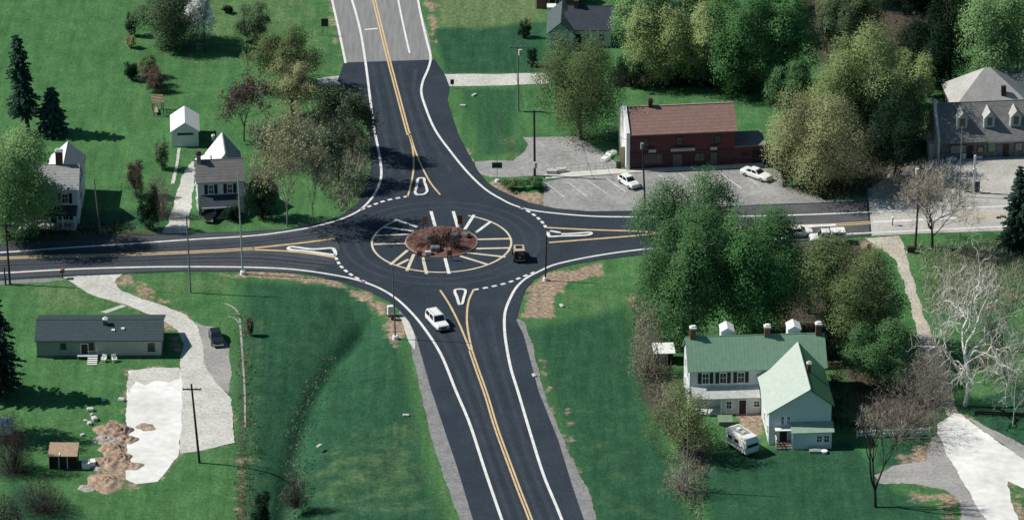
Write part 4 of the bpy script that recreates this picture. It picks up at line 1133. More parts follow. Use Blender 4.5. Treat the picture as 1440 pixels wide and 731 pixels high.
MB().box(-.1, D / 2 - .14, ZB(0) - .04, L + .35, D / 2 + .14, ZB(0) + .06).build('ridge_cap', mat('pale_ridge', (.33, .25, .22), .8, scale=2), R)
MB().box(-.1, -.47, ZB(D / 2 + .35) - .2, L + .35, -.353, ZB(D / 2 + .35) + .0).build('gutter', mat('tan_trim', (.30, .22, .18), .7, scale=2), R)
# white rendered gable wall with parapet on the sunny end
MB().prism([(-.35, 0), (D + .35, 0), (D + .35, ZB(D / 2 + .35) + .25), (D / 2, ZB(0) + .3), (-.35, ZB(D / 2 + .35) + .25)], 'x', -.62, -.105).build('gable_wall', WHITE, H)
chimney(R, 3.2, D / 2 - .3, ZB(.4) - .4, ZB(0) + .8, .6, .6, DARKBRICK); chimney_cap(R, 3.2, D / 2 - .3, ZB(0) + .804, .6, .6, DARKBRICK)
for xx in (1.9, 6.9, 12.6): window(H, 'S', 0, xx, 3.6, .9, 1.35, trim=mat('dark_trim', (.05, .03, .03), .7, scale=2))
SIGNM = mat('pale_sign_board', (.36, .35, .34), .7, scale=1.5, col2=(.46, .45, .44))
for xx, w_ in ((2.7, 1.1), (6.0, 3.6), (11.9, 1.0)):
    sb = box('sign_board', SIGNM, H, xx, -.5, 2.82, xx + w_, -.1, 3.25)
    br = MB(); 
    for q in (xx + .15, xx + w_ - .2): br.box(q, -.099, 2.9, q + .06, -.003, 2.98)
    br.build('bracket', BLACK, sb)
for xx, w_ in ((2.0, .95), (2.95, .95), (3.9, .95)): window(H, 'S', -.06, xx, .85, .85, 1.5, trim=mat('grey_trim', (.12, .12, .125), .7, scale=2))
door(H, 'S', -.06, 6.35, 1.4, 2.2, mat('grey_green_door', (.09, .10, .105), .6, scale=2), trim=DARKBRICK); door(H, 'S', -.06, 12.0, .95, 2.2, mat('grey_green_door', (.09, .10, .105)), trim=DARKBRICK)
window(H, 'S', -.06, 9.6, .9, 1.5, 1.3, trim=DARKBRICK)
# side wing
box('side_wing', BRICK, H, L + .01, .1, 0, L + 4.6, 5.2, 2.9)
box('side_wing_roof', mat('tar_roof', (.17, .15, .15), .9, scale=1, col2=(.27, .24, .23)), H, L + .004, -.05, 2.903, L + 4.75, 5.35, 3.08)
window(H, 'S', .1, L + 1.0, 1.1, 1.0, .8, trim=DARKBRICK); door(H, 'S', .1, L + 2.8, .95, 2.05, trim=DARKBRICK)
window(H, 'N', D, 5, 3.4); window(H, 'N', D, 10, 3.4)
# little tan lean-to on the white end
sm = thing('wooden_screen', 'tan wooden screen leaning by the white end wall of the brick building', 'screen', G(876, 234), rad(6))
box('panel', mat('tan_plywood', (.34, .24, .17), .8, scale=2, col2=(.45, .34, .25)), sm, -.55, 0, 0, .35, .12, 3.2)
box('brace', WOOD, sm, -.1, .124, 0, 0, .9, 1.2)
bn = thing('waste_bin', 'dark bin standing at the foot of the white end wall by the pavement', 'bin', G(870, 237), 0)
MB().tube((0, 0, 0), (0, 0, 1.0), .36, .42, 12).build('bin_body', BLACK, bn); MB().tube((0, 0, 1.0), (0, 0, 1.08), .45, .3, 12).build('lid', BLACK, bn)
for q, (px, py) in enumerate(((776, 243), (789, 241), (860, 217), (851, 225), (855, 221))):
    o = thing('concrete_block', ['pale concrete block on the near end of the pavement, leftmost of a pair', 'pale concrete block on the pavement end, right one of the pair', 'white rubble block topmost on the edge of the old lot', 'white rubble block lowest on the edge of the old lot', 'white rubble block between two others on the edge of the old lot'][q], 'concrete block', G(px, py, .14 if q < 2 else 0), rad(20 * q), group='white concrete blocks near the brick building')
    MB().box(-.75, -.4, 0, .75, .4, .55).build('block', WHITE if q > 1 else CONC, o, .06)
    MB().tube((-.3, 0, .545), (-.3, 0, .62), .05, n=6).build('lifting_eye', STEEL, o)
# chain-link rail along the old lot
fn = thing('fence', 'thin grey rail fence along the back edge of the pavement left of the brick building', 'fence', G(768, 244))
a, b = G(768, 244) , G(872, 235.5)
dv = b - a
for k in range(10):
    p = dv * k / 9; MB().tube((p.x, p.y, 0), (p.x, p.y, 1.1), .04, n=6).build('post', STEEL, fn)
for zz_ in (.55, 1.08): MB().tube((0, 0, zz_), (dv.x, dv.y, zz_), .03, n=6).build('rail', STEEL, fn)

# ------------------------------------------------------------------ ranch house at the lower left
B = G(52, 502)
H = thing('ranch_house', 'long low single storey house with dark slate roof and beige siding beside the gravel drive', 'house', B, rad(0.6))
L, D, h1, rise = 17.0, 7.6, 2.55, 1.15
R, Z = gable_x(H, 0, 0, L, D, h1, rise, BEIGE, RANCHROOF, .3, .25)
box('cladding', GREYSIDE, H, .0, -.05, .02, 8.0, -.003, h1 - .05)
box('plinth', STONE, H, -.06, -.08, 0, L + .06, -.055, .3)
dk = mat('bronze_trim', (.06, .055, .055), .6, scale=2)
window(H, 'S', -.05, 3.3, 1.35, .75, .8, trim=dk); window(H, 'S', 0, 15.2, .95, .95, 1.15, trim=dk); window(H, 'S', -.05, 7.1, 1.25, .75, .95, trim=dk)
door(H, 'S', -.05, 6.1, .9, 2.05); window(H, 'E', L, 3.2, 1.1, .9, 1.1); window(H, 'W', 0, 3.2, 1.1, .9, 1.1)
zr = Z(D / 2 - 2.6)
chimney(R, 9.0, 2.6, zr - .5, zr + .75, .55, .55, CHIMBRICK); chimney_cap(R, 9.0, 2.6, zr + .754, .55, .55, WHITE)
for xx, yy in ((10.2, 1.4), (11.5, 1.7)):
    z_ = Z(D / 2 - yy); MB().box(xx, yy, z_ - .2, xx + .45, yy + .45, z_ + .25).build('roof_vent', WHITE, R)
st = thing('wooden_steps', 'white painted steps and landing at the back door of the low dark roofed house', 'steps', G(122, 505.5))
st_b = MB()
st_b.box(-1.3, .0, .45, 1.5, 1.0, .6); st_b.build('landing', WHITE, st)
for k in range(4): box('step', WHITE, st, .15, -.36 * (k + 1), .40 - .12 * k - .06, 1.5, -.36 * k - .06, .40 - .12 * k)
mbp = MB()
for x_, y_ in ((-1.2, .1), (1.4, .1), (-1.2, .9), (1.4, .9)): mbp.box(x_ - .05, y_ - .05, 0, x_ + .05, y_ + .05, 1.4 if y_ > .5 else .45)
mbp.build('leg', WHITE, st)
for q, (px, py, lb) in enumerate(((146, 508, 'white plastic garden chair nearer the steps against the low dark roofed house'), (161, 508, 'white plastic garden chair farther right along the low house wall'))):
    c = thing('garden_chair', lb, 'chair', G(px, py), rad(-20 + 40 * q), group='white chairs behind the low house')
    box('seat', WHITE, c, -.32, -.3, .4, .32, .32, .47); box('backrest', WHITE, c, -.32, .3, .47, .32, .36, 1.0)
    for sx in (-.28, .28):
        for sy in (-.26, .28): box('leg', WHITE, c, sx - .03, sy - .03, 0, sx + .03, sy + .03, .4)
        box('armrest', WHITE, c, sx - .04, -.3, .66, sx + .04, .3, .7)

# small tan roofed shed, white boxes and soil heaps
B = G(69.5, 659)
s_ = thing('shed', 'small garden shed with tan plank roof and dark open front', 'shed', B, rad(-1))
box('wall', DARKWOOD, s_, 0, .35, 0, 3.6, 2.6, 1.95)
box('wall', DARKWOOD, s_, 0, 0, 0, .12, .345, 2.0); box('wall', DARKWOOD, s_, 3.48, 0, 0, 3.6, .345, 2.0)
MB().slab([(-.12, -.25, 2.06), (3.72, -.25, 2.06), (3.72, 2.8, 2.55), (-.12, 2.8, 2.55)], .1).build('roof', TANWOOD, s_)
box('ridge_board', WHITE, s_, 1.3, -.2, 2.09, 1.45, .5, 2.2)
door(s_, 'S', .35, 1.3, 1.0, 1.7, BLACK)
for q, (px, py, w_, lb) in enumerate(((121, 657, 1.0, 'white box lying beside the soil heaps right of the tan roofed shed, left of two'), (130, 655, .7, 'white box touching the soil heap, right of two'))):
    o = thing('storage_box', lb, 'box', G(px, py), rad(8 * q), group='white boxes beside the soil heaps')
    MB().box(-w_ / 2, -.4, 0, w_ / 2, .5, .75).build('box_body', WHITE, o, .04); MB().box(-w_ / 2 - .04, -.44, .753, w_ / 2 + .04, .54, .85).build('lid', WHITE, o)
def heap(px, py, r, h, material, label, seed, name='soil_heap', sy=1.0):
    rs = random.Random(seed); B = G(px, py); n, m = 40, 12; r *= 1.18; h *= .72
    vs = [(0, 0, h)]; fs = []
    ph = [rs.uniform(0, 6.3) for _ in range(4)]
    for j in range(1, m + 1):
        for i in range(n):
            a = 2 * math.pi * i / n; t = j / m
            q = r * t * (1 + .16 * math.sin(2 * a + ph[0]) + .1 * math.sin(5 * a + ph[1]))
            z = h * (1 - t * t) ** 1.3 * (1 + .3 * math.sin(3 * a + ph[2]) * t + .22 * math.sin(5 * t * 3 + 2 * a + ph[3])) + rs.uniform(-.12, .12) * h * (1 - t)
            vs.append((q * math.cos(a), q * math.sin(a) * sy, z if j < m else -.05))
    for i in range(n): fs.append((0, 1 + i, 1 + (i + 1) % n))
    for j in range(m - 1):
        for i in range(n):
            k = (i + 1) % n; fs.append((1 + j * n + i, 1 + (j + 1) * n + i, 1 + (j + 1) * n + k, 1 + j * n + k))
    o = MB().add(vs, fs).build(name, material, None, smooth=True); o.location = B
    return tag(o, label, 'soil heap', 'tan soil heaps on the edge of the white gravel pad')
heap(154, 603, 1.7, .9, SOIL, 'tan soil heap farthest up the row beside the white gravel', 1)
heap(168, 607, 1.6, 1.0, REDSOIL, 'reddish soil heap touching the gravel pad at the top of the row', 2)
heap(149, 618, 1.4, .7, GREYSOIL, 'grey rubble heap on the left flank of the soil row', 3)
heap(177, 618, 1.3, .8, SOIL, 'small tan soil heap spilling right onto the white gravel, upper one', 4)
heap(158, 632, 1.7, 1.0, SOIL, 'tan soil heap in the middle of the row', 5)
heap(169, 645, 1.6, .9, REDSOIL, 'reddish soil heap in the lower middle of the row', 6)
heap(149, 651, 1.9, .9, SOIL, 'tan soil heap behind the white boxes', 7)
heap(181, 655, 1.6, .5, SOIL, 'low tan soil spread on the lower gravel corner', 8, sy=.8)
heap(136, 654, 1.2, .5, GREYSOIL, 'grey rubble heap right beside the white boxes', 9)
heap(147, 679, 2.2, 1.0, SOIL, 'wide tan soil heap nearest the viewer at the row end', 10)
heap(121, 686, .9, .35, GREYSOIL, 'small pale rubble heap left of the nearest soil heap', 11)
heap(205, 600, 1.2, .3, SOIL, 'low tan soil patch on the white gravel pad', 12)
for q, (px, py) in enumerate(((127, 577), (129, 583), (133, 590), (120, 592), (146, 563), (126, 596), (171, 563), (116, 612))):
    lbs = ['topmost of the pale stones left of the gravel pad', 'largest pale stone above the soil heaps', 'pale stone just above the first soil heap', 'small pale stone leftmost above the soil heaps', 'lone pale stone below the garden chairs', 'small pale stone left of the first soil heap', 'pale stone close to the corner of the gravel pad', 'pale stone right above the small tan shed']
    rs = random.Random(q); o = MB().box(-.35, -.25, -.05, .35, .25, .35).build('stone', ROCK, None, .14); o.location = G(px, py); o.rotation_euler = (0, 0, q); o.scale = [rs.uniform(.6, 1.5)] * 3
    tag(o, lbs[q], 'stone', 'pale stones scattered in the grass')
for q, (px, py, lb) in enumerate(((571, 584, 'white stone lying in the grass left of the lower road'), (449, 627, 'white stone on the bank right of the ditch'), (790, 430, 'white stone in the grass beside the sandy corner'), (651, 149, 'white stone in the grass right of the far road'), (667, 134, 'dark edged drain lid in the grass right of the far road'), (751, 528, 'pale slab on the stony strip right of the lower road'))):
    o = MB().box(-.45, -.22, -.05, .45, .22, .25).build('stone', ROCK, None, .1); o.location = G(px, py); o.rotation_euler = (0, 0, q)
    tag(o, lb, 'stone')

# ------------------------------------------------------------------ left white house
B = G(40, 315)
H = thing('white_house', 'pale two storey house with gabled rear ell half hidden behind the big leafy tree', 'house', B, rad(0))
L, D, h1, rise = 7.3, 6.2, 5.6, 2.3
R, Z = gable_x(H, 0, 0, L, D, h1, rise, WSIDE, PALEROOF, .3, .2)
RW, ZW = gable_y(H, 2.6, D - 2, 4.7, 8.2, 5.3, 2.1, WSIDE, WMETALY, .3, .2, east=PALEROOF)  # east slope greyer than the white west one, its shade put into the colour
chimney(R, 4.0, D / 2 - .1, Z(.5) - .8, Z(0) + 1.9, 1.0, .8, CHIMBRICK); chimney_cap(R, 4.0, D / 2 - .1, Z(0) + 1.904, 1.0, .8, CONC)
for xx in (1.0, 4.6): window(H, 'S', 0, xx + .3, 3.4, 1.05, 1.5, True); window(H, 'S', 0, xx + .3, .8, 1.05, 1.5, True)
for yy in (1.2, 4.2): window(H, 'E', L, yy, 3.4); window(H, 'E', L, yy, .8)
door(H, 'S', 0, 3.2)
MB().slab([(1.2, -2.3, 2.45), (7.2, -2.3, 2.45), (7.2, 0, 3.05), (1.2, 0, 3.05)], .12).build('porch_roof', SLATE, H)
box('porch_floor', CONC, H, 1.3, -2.2, 0, 7.1, -.02, .3)
posts(H, [(1.5, -2.1), (3.4, -2.1), (5.2, -2.1), (7.0, -2.1)], 2.42, z=.3)
st = MB()
for k in range(4): st.box(-3.4 + .5 * k, -3.4, .0, -2.4 + .5 * k + 3, -2.6, .12 * (k + 1))
stp = thing('stone_steps', 'pale stone steps under the big leafy tree beside the left road', 'steps', G(22, 326), rad(20))
for k in range(4): MB().box(.75 * k, -.6, 0, .75 * k + .745, .6, .25 * (k + 1)).build('step', ROCK, stp, .03)

# ------------------------------------------------------------------ second white house
B = G(279, 301)
H = thing('white_house', 'white two storey house with grey shingle roof, black shutters and white metal roofed ell', 'house', B, rad(6.5))
L, D, h1, rise = 6.7, 5.6, 5.1, 2.1
R, Z = gable_x(H, 0, 0, L, D, h1, rise, WSIDE, GREYROOF, .3, .2)
RW, ZW = gable_y(H, 2.0, D - 2.2, 4.6, 7.4, 5.0, 2.9, WSIDE, WMETALY, .3, .2, east=PALEROOF)  # white roof whose shaded east slope is coloured pale grey
MB().slab([(.1, D - .4, 5.2), (2.25, D - .4, 6.1), (2.25, D + 2.6, 6.1), (.1, D + 2.6, 5.2)], .12).build('roof', WMETALY, H)
box('wall', WSIDE, H, .25, D + .01, 0, 2.19, D + 2.4, 5.0)
chimney(R, .1, D / 2 - .5, Z(.7) - .6, Z(0) + 1.0, .6, .7, GREYSOIL); chimney_cap(R, .1, D / 2 - .5, Z(0) + 1.004, .6, .7, DARKBRICK)
for xx in (1.15, 3.9): window(H, 'S', 0, xx + .35, 3.2, .85, 1.4, True)
for xx in (1.2, 4.2): window(H, 'S', 0, xx + .3, .75, .95, 1.4)
door(H, 'S', 0, 3.0)
MB().slab([(.45, -1.9, 1.85), (6.0, -1.9, 1.85), (6.0, 0, 3.0), (.45, 0, 3.0)], .12).build('porch_roof', SLATE, H)
box('porch_trim', WHITE, H, .45, -1.97, 1.66, 6.0, -1.903, 1.86)
box('porch_floor', CONC, H, .5, -1.85, 0, 5.95, -.02, .25)
posts(H, [(.6, -1.75), (2.4, -1.75), (4.1, -1.75), (5.85, -1.75)], 1.75, z=.25)
for yy in (1.0, 3.6): window(H, 'W', 0, yy, 3.2, .8, 1.3); window(H, 'W', 0, yy, .8, .8, 1.3)
window(H, 'E', L, 2.3, 3.2)

# garage
B = G(242, 206.5)
H = thing('garage', 'small white gabled garage with white metal roof standing on the lawn', 'garage', B, rad(4))
R, Z = gable_y(H, 0, 0, 4.0, 6.0, 2.5, 1.35, WSIDE, WMETALY, .2, .2)
m = MB(); m.box(.45, -.06, .02, 3.55, -.003, 1.9); m.build('garage_door', WSIDE, H)
box('door_opening', BLACK, H, .85, -.09, 1.92, 3.2, -.004, 2.22)
gp = thing('propane_tank', 'small white gas cylinder standing beside the white garage', 'gas cylinder', G(300, 198))
MB().tube((0, 0, .1), (0, 0, 1.0), .3, n=12).build('tank', WHITE, gp, .05); MB().tube((0, 0, 1.0), (0, 0, 1.2), .08, n=8).build('valve', STEEL, gp); MB().tube((0, 0, 0), (0, 0, .1), .25, n=12).build('foot_ring', WHITE, gp)

# wooden garden arbour
ab = thing('garden_arbour', 'weathered wooden garden arbour with slatted top on the left lawn', 'arbour', G(222, 158), rad(10))
for sx in (-.7, .7):
    for sy in (-1.3, 1.3): box('post', WOOD, ab, sx - .07, sy - .07, 0, sx + .07, sy + .07, 2.2)
for k in range(6): box('slat', TANWOOD, ab, -.95, -1.5 + .56 * k, 2.2, .95, -1.3 + .56 * k, 2.3)
box('bench', TANWOOD, ab, -.6, -1.0, .4, .0, 1.0, .48)
tag(box('stone_pile', mat('tan_stone', (.3, .25, .2), .9, scale=2, col2=(.42, .37, .3)), None, -.5, -.4, -.05, .5, .4, .55, bevel=.15), 'tan stone in the grass beside the bronze shrubs', 'stone').location = G(198, 112)

# ------------------------------------------------------------------ house at the top of the picture
B = G(771, 70)
H = thing('slate_roof_house', 'white cottage with dark slate roof and green grey front gable behind the far drive', 'house', B, rad(-2))
R, Z = gable_x(H, 3.2, 1.6, 6.6, 7.0, 3.0, 2.3, WSIDE, SLATE, .4, .3)
RW, ZW = gable_y(H, 0, 0, 3.9, 8.6, 2.9, 1.7, mat('teal_gable', (.36, .46, .47), .7, scale=1), GSLATE, .35, .3)
window(H, 'S', 0, 1.1, .8, 1.6, 1.3, bars=2); window(H, 'S', 1.6, 5.4, .9, 1.0, 1.3); window(H, 'S', 1.6, 7.8, .9, 1.0, 1.3)
for yy in (1, 4, 6.4): window(H, 'W', 0, yy, .9)
door(H, 'S', 1.6, 4.2)
box('corner_board', WHITE, H, -.12, -.07, 0, .3, .1, 2.85); box('corner_board', WHITE, H, 3.3, -.07, 0, 3.95, .1, 2.85)
chimney(R, 3.9, 4.6, Z(.5) - .5, Z(0) + 1.0, .7, .6, CHIMBRICK); chimney_cap(R, 3.9, 4.6, Z(0) + 1.004, .7, .6)
B = G(753, 12)
H = thing('grey_roof_house', 'grey roofed house at the very top edge behind the slate roofed cottage', 'house', B, rad(-1))
R, Z = gable_x(H, 0, 0, 6.4, 6.5, 2.6, 1.8, CHIMBRICK, GREYROOF, .3, .3)
box('corner_board', WHITE, H, -.06, -.07, 0, .2, .1, 2.5); window(H, 'S', 0, 3.8, .8); door(H, 'S', 0, 2.2)
B = G(770, 20)
s_ = thing('shed', 'little white flat topped shed in front of the grey roofed house at the top edge', 'shed', B)
box('wall', WHITE, s_, 0, 0, 0, 1.3, 1.2, 1.2); MB().slab([(-.1, -.1, 1.23), (1.4, -.1, 1.23), (1.4, 1.3, 1.33), (-.1, 1.3, 1.33)], .08).build('roof', WHITE, s_)
door(s_, 'E', 1.3, .3, .6, 1.0, CONC)

# ------------------------------------------------------------------ stone store at the right edge
B = G(1322, 224)
H = thing('stone_store', 'long dark stone store with grey slate roof, dormers and a pale pyramid roof behind', 'store', B, rad(6))
L, D, h1, rise = 22.0, 8.6, 3.1, 4.0
R, Z = gable_x(H, 0, 0, L, D, h1, rise, STONE, STOREROOF, .5, .1)
# white rendered end wall with its big chimney foot
MB().prism([(-.2, 0), (D + .1, 0), (D + .1, h1 + .3), (D / 2, h1 + rise + .5), (-.2, h1 + .3)], 'x', -.5, -.105).build('end_wall', PLASTER, H)
MB().box(-1.6, .6, 0, .1, 2.6, 2.1).build('chimney_foot', ROCK, H, .1)
chimney(H, -.55, D / 2 - 1.0, Z(1.4) - .9, Z(0) + .7, .44, 1.2, ROCK)
for xx in (2.7, 6.8, 10.8, 15.0, 19.0):
    y0 = 1.2; zf = Z(D / 2 - y0) - .3; zt = zf + 1.9
    m = MB().prism([(xx, zf), (xx + 1.45, zf), (xx + 1.45, zt), (xx + .72, zt + .8), (xx, zt)], 'y', y0, y0 + 2.9)
    dm = m.build('dormer', mat('teal_grey_boards', (.36, .43, .43), .7, scale=2), R)
    k = MB().slab([(xx - .2, y0 - .2, zt - .15), (xx + .72, y0 - .2, zt + .92), (xx + .72, y0 + 2.7, zt + .92), (xx - .2, y0 + 2.7, zt - .15)], .08)
    k.slab([(xx + .72, y0 - .2, zt + .92), (xx + 1.65, y0 - .2, zt - .15), (xx + 1.65, y0 + 2.7, zt - .15), (xx + .72, y0 + 2.7, zt + .92)], .08)
    k.build('dormer_roof', HIPROOF, R)
    m = MB(); m.box(xx + .35, y0 - .05, zf + .55, xx + 1.1, y0 - .003, zt - .05); m.build('dormer_pane', PANE, R)
    m = MB(); m.box(xx - .22, y0 - .12, zf - .1, xx - .004, y0 + .3, zt - .05); m.build('dormer_trim', WHITE, R)
for xx, m, w_, h_ in ((1.5, mat('grey_window_display', (.17, .17, .18), .5, scale=3, col2=(.3, .3, .31)), 2.3, 1.3), (5.6, mat('orange_grey_display', (.24, .15, .11), .5, scale=3, col2=(.3, .27, .24)), .8, .9), (7.2, mat('green_display', (.07, .20, .10), .5, scale=3, col2=(.2, .3, .22)), 1.1, 1.4), (11.3, mat('grey_window_display', (.25, .25, .26)), 1.0, 1.3)):
    f = MB(); f.box(xx - .1, -.1, .9, xx + w_ + .1, -.003, .9 + h_ + .1); fr = f.build('shop_window', DARKWOOD, H); box('pane', m, fr, xx, -.13, .98, xx + w_, -.104, .9 + h_)
door(H, 'S', 0, 4.0, trim=STONE); door(H, 'S', 0, 9.4, trim=STONE); door(H, 'S', 0, 13.5, trim=STONE)
box('eave_board', mat('pale_band', (.32, .33, .34), .7, scale=1), H, 7.0, -.56, 2.55, L, -.505, 2.75)
# pyramid roofed block behind
box('rear_block', STONE, H, 3.9, D + .2, 0, 14.8, D + 9.0, 4.3)
q = MB(); x0, x1, y0, y1, zb, zt = 3.3, 15.4, D - .4, D + 9.6, 4.4, 8.9
q.add([(x0, y0, zb), (x1, y0, zb), (x1, y1, zb), (x0, y1, zb), (8.9, (y0 + y1) / 2, zt), (9.8, (y0 + y1) / 2, zt)], [(0, 1, 5, 4), (1, 2, 5), (2, 3, 4, 5), (3, 0, 4), (3, 2, 1, 0)])
q.build('pyramid_roof', HIPROOF, H)
chimney(H, 10.9, D + 1.0, 4.5, 7.2, .7, .6, DARKBRICK)
box('rear_wing', STONE, H, 12.5, D + 5.5, 0, 22, D + 12.5, 4.2)
MB().slab([(12.3, D + 5.2, 4.4), (22.3, D + 5.2, 4.4), (22.3, D + 9, 6.6), (12.3, D + 9, 6.6)], .15).slab([(12.3, D + 9, 6.6), (22.3, D + 9, 6.6), (22.3, D + 12.8, 4.4), (12.3, D + 12.8, 4.4)], .15).build('rear_wing_roof', GSLATE, H)
# low white walls and rails beside it
for q, (p0, p1, lb) in enumerate((((1335, 106), (1354, 135), 'white rail sloping down to the pyramid roof, on the grass behind the store'), ((1309, 145), (1326, 153), 'short white rail by the left corner of the slate roofed store'), ((1279, 187), (1306, 203), 'white rail on the shady bank left of the store'))):
    a, b = G(*p0), G(*p1); dv = b - a
    f = thing('white_rail', lb, 'rail', a, group='white rails round the stone store')
    for k in range(4): p = dv * k / 3; box('post', WHITE, f, p.x - .08, p.y - .08, 0, p.x + .08, p.y + .08, .95)
    for z_ in (.45, .85): MB().tube((0, 0, z_), (dv.x, dv.y, z_), .11, n=6).build('rail', WHITE, f)
# white frame on the forecourt
wf = thing('white_canopy_frame', 'white metal pipe frame standing before the store roof', 'frame', G(1343, 221), rad(6))
for xx in (0, 3.5): box('post', WHITE, wf, xx - .07, -.07, 0, xx + .07, .07, 3.0)
box('beam', WHITE, wf, -.1, -.09, 3.003, 3.6, .09, 3.2)
for q, (px, py, w_, lb) in enumerate(((1338, 224, 1.6, 'low white kerb block left at the foot of the store wall'), (1355, 222, .6, 'short upright white block at the foot of the store wall'), (1375, 222, 1.4, 'low white kerb block right of the tall white sign post'))):
    o = MB().box(-w_ / 2, -.2, 0, w_ / 2, .2, .35 if w_ > 1 else .8).build('kerb_block', WHITE, None, .03); o.location = G(px, py); o.rotation_euler = (0, 0, rad(6)); tag(o, lb, 'kerb block', 'white blocks before the store')

# ------------------------------------------------------------------ poles and signs
def pole(name, top, base, label, r, material, arms=(), group=None, cat='utility pole', base_block=None, can=None, extra=None):
    B = G(*base); s = scale_at(B); h = (base[1] - top[1]) / s / math.cos(PITCH); dx = (top[0] - base[0]) / s
    p = thing(name, label, cat, B, group=group)
    MB().tube((0, 0, 0), (dx, 0, h), r, r * .7, 10).build('shaft', material, p)
    for za, la, ay in arms:
        q = dx * (h - za) / h
        am = MB().box(q - la, -.09 - ay, h - za - .08, q + la, -.0 - ay + .03, h - za + .08).build('crossarm', material, p)
        for k in (-1, -.45, .45, 1): MB().tube((q + k * la * .93, -ay - .03, h - za + .08), (q + k * la * .93, -ay - .03, h - za + .3), .05, n=6).build('insulator', STEEL, am)
    if base_block: MB().tube((0, 0, 0), (0, 0, .5), base_block, base_block * .85, 12).build('concrete_base', WHITE, p)
    if can:
        MB().tube((dx + can[0], -.25, h - can[1] - .9), (dx + can[0], -.25, h - can[1]), .28, n=12).build('transformer', CONC if len(can) < 3 else can[2], p)
    return p, h, dx
UP_ = 'utility poles along the roads'
pole('utility_pole', (12, 312), (14, 399), 'dark wooden pole at the far left edge of the road', .17, POLEDK, ((.5, 1.0, 0),), UP_)
pole('utility_pole', (135, 251), (141, 326), 'thin pale leaning pole in the shadow between the two white houses', .12, POLEGR, (), UP_)
pole('utility_pole', (265.5, 302), (268, 411), 'thin grey pole rising from the grass between drive and left road', .13, POLEGR, ((.4, .8, 0),), UP_)
pole('lamp_post', (338, 243), (341.5, 385), 'tall pale steel pole on a white footing at the left road', .13, STEEL, (), None, 'lamp post', .42)
pole('lamp_post', (553, 374), (556, 476), 'slim steel pole on a white footing left of the white estate car', .11, mat('dull_steel', (.10, .11, .12), .5, scale=2, col2=(.16, .17, .18)), (), None, 'lamp post', .5)
pole('lamp_post', (768.5, 331), (767, 394), 'short dark steel pole on a pale footing at the sandy corner right of the roundabout', .13, POLEDK, (), None, 'lamp post', .4)
pole('utility_pole', (751, 156), (752, 247), 'dark wooden pole with a wide crossarm on the old lot beside the brick building', .19, POLEDK, ((.25, 1.5, 0),), UP_, can=(.2, 8.2))
pole('utility_pole', (728, 66), (729, 156), 'pale wooden pole with crossarm on the grass beyond the far drive', .14, POLEGR, ((.2, 1.2, 0),), UP_, can=(.35, .5))
pole('utility_pole', (902.5, 200), (907, 288), 'dark wooden pole in front of the brick building at the parking lot', .15, POLEDK, (), UP_, can=(-.05, .1, POLEGR))
pole('utility_pole', (1290, 233), (1287, 350), 'dark leaning pole with grey transformer beside the dirt track on the right', .17, POLEDK, ((.5, .5, 0),), UP_, can=(-.45, .4))
pole('utility_pole', (1349, 178), (1349, 276), 'thin grey pole in front of the store dormers', .09, POLEGR, (), UP_)
pole('utility_pole', (272.5, 538), (280.5, 650), 'dark wooden pole with crossarm on the edge of the gravel pad', .17, POLEDK, ((.75, 1.25, 0),), UP_)
pole('utility_pole', (966, 571), (966, 690), 'thin blue grey pole in the brambles left of the farmhouse', .10, POLEGR, (), UP_)
pole('post', (7, 375), (8, 400), 'short dark post beside the pole at the far left edge of the road', .13, POLEDK, (), None, 'post')

p = thing('road_sign', 'green road sign on tall thin post at the corner of the old lot', 'road sign', G(699, 255))
MB().tube((0, 0, 0), (0, 0, 2.4), .05, n=8).build('post', STEEL, p)
MB().tube((0, .06, 2.4), (0, .06, 11.5), .05, .03, n=8).build('mast', POLEGR, p)
MB().box(-.75, -.06, 2.2, .75, -.01, 3.1).build('sign_panel', GREENSIGN, p)
MB().tube((0, 0, 0), (0, 0, .35), .4, .3, 10).build('concrete_base', WHITE, p)
p = thing('road_sign', 'dark backed road sign on two posts left of the far road', 'road sign', G(457, 50))
for sx in (-.4, .4): MB().tube((sx, 0, 0), (sx, 0, 2.6), .04, n=6).build('post', POLEGR, p)
MB().box(-.55, -.05, 1.6, .55, -.01, 2.9).build('sign_panel', mat('sign_back', (.03, .045, .04), .6, scale=2), p)
p = thing('road_sign', 'small green sign at the mouth of the far right drive', 'road sign', G(636, 124))
MB().tube((0, 0, 0), (0, 0, 1.3), .05, n=6).build('post', STEEL, p); MB().box(-.28, -.05, .7, .28, -.01, 1.5).build('sign_panel', GREENSIGN, p)
p = thing('store_sign', 'tall white sign post with dark box beside it on the store forecourt', 'sign', G(1369, 271))
MB().box(-.14, -.14, 0, .14, .14, 6.0).build('post', WHITE, p); MB().box(-.32, -.2, 3.2, .32, .2, 3.9).build('lamp_box', WHITE, p)
MB().box(-.3, -.3, 0, .3, .3, .3).build('concrete_base', CONC, p)
p = thing('fuel_pump', 'dark upright box on the forecourt right of the white sign post', 'pump', G(1374, 271))
MB().box(-.35, -.3, .15, .35, .3, 1.75).build('pump_body', mat('pump_blue', (.02, .04, .05), .4, scale=2), p, .05); MB().box(-.25, -.32, 1.0, .25, -.303, 1.5).build('display', PANE, p); MB().box(-.55, -.5, 0, .55, .5, .147).build('plinth', CONC, p)
p = thing('fuel_pump', 'brownish box left of the white sign post on the forecourt', 'pump', G(1359, 270))
MB().box(-.3, -.3, .12, .3, .3, 1.5).build('pump_body', mat('taupe_paint', (.2, .17, .14), .5, scale=2), p, .05); MB().box(-.5, -.5, 0, .5, .5, .117).build('plinth', CONC, p)
p = thing('marker_post', 'white topped marker post standing in the middle of the right hand road', 'marker post', G(1255, 316, ZR + .03))
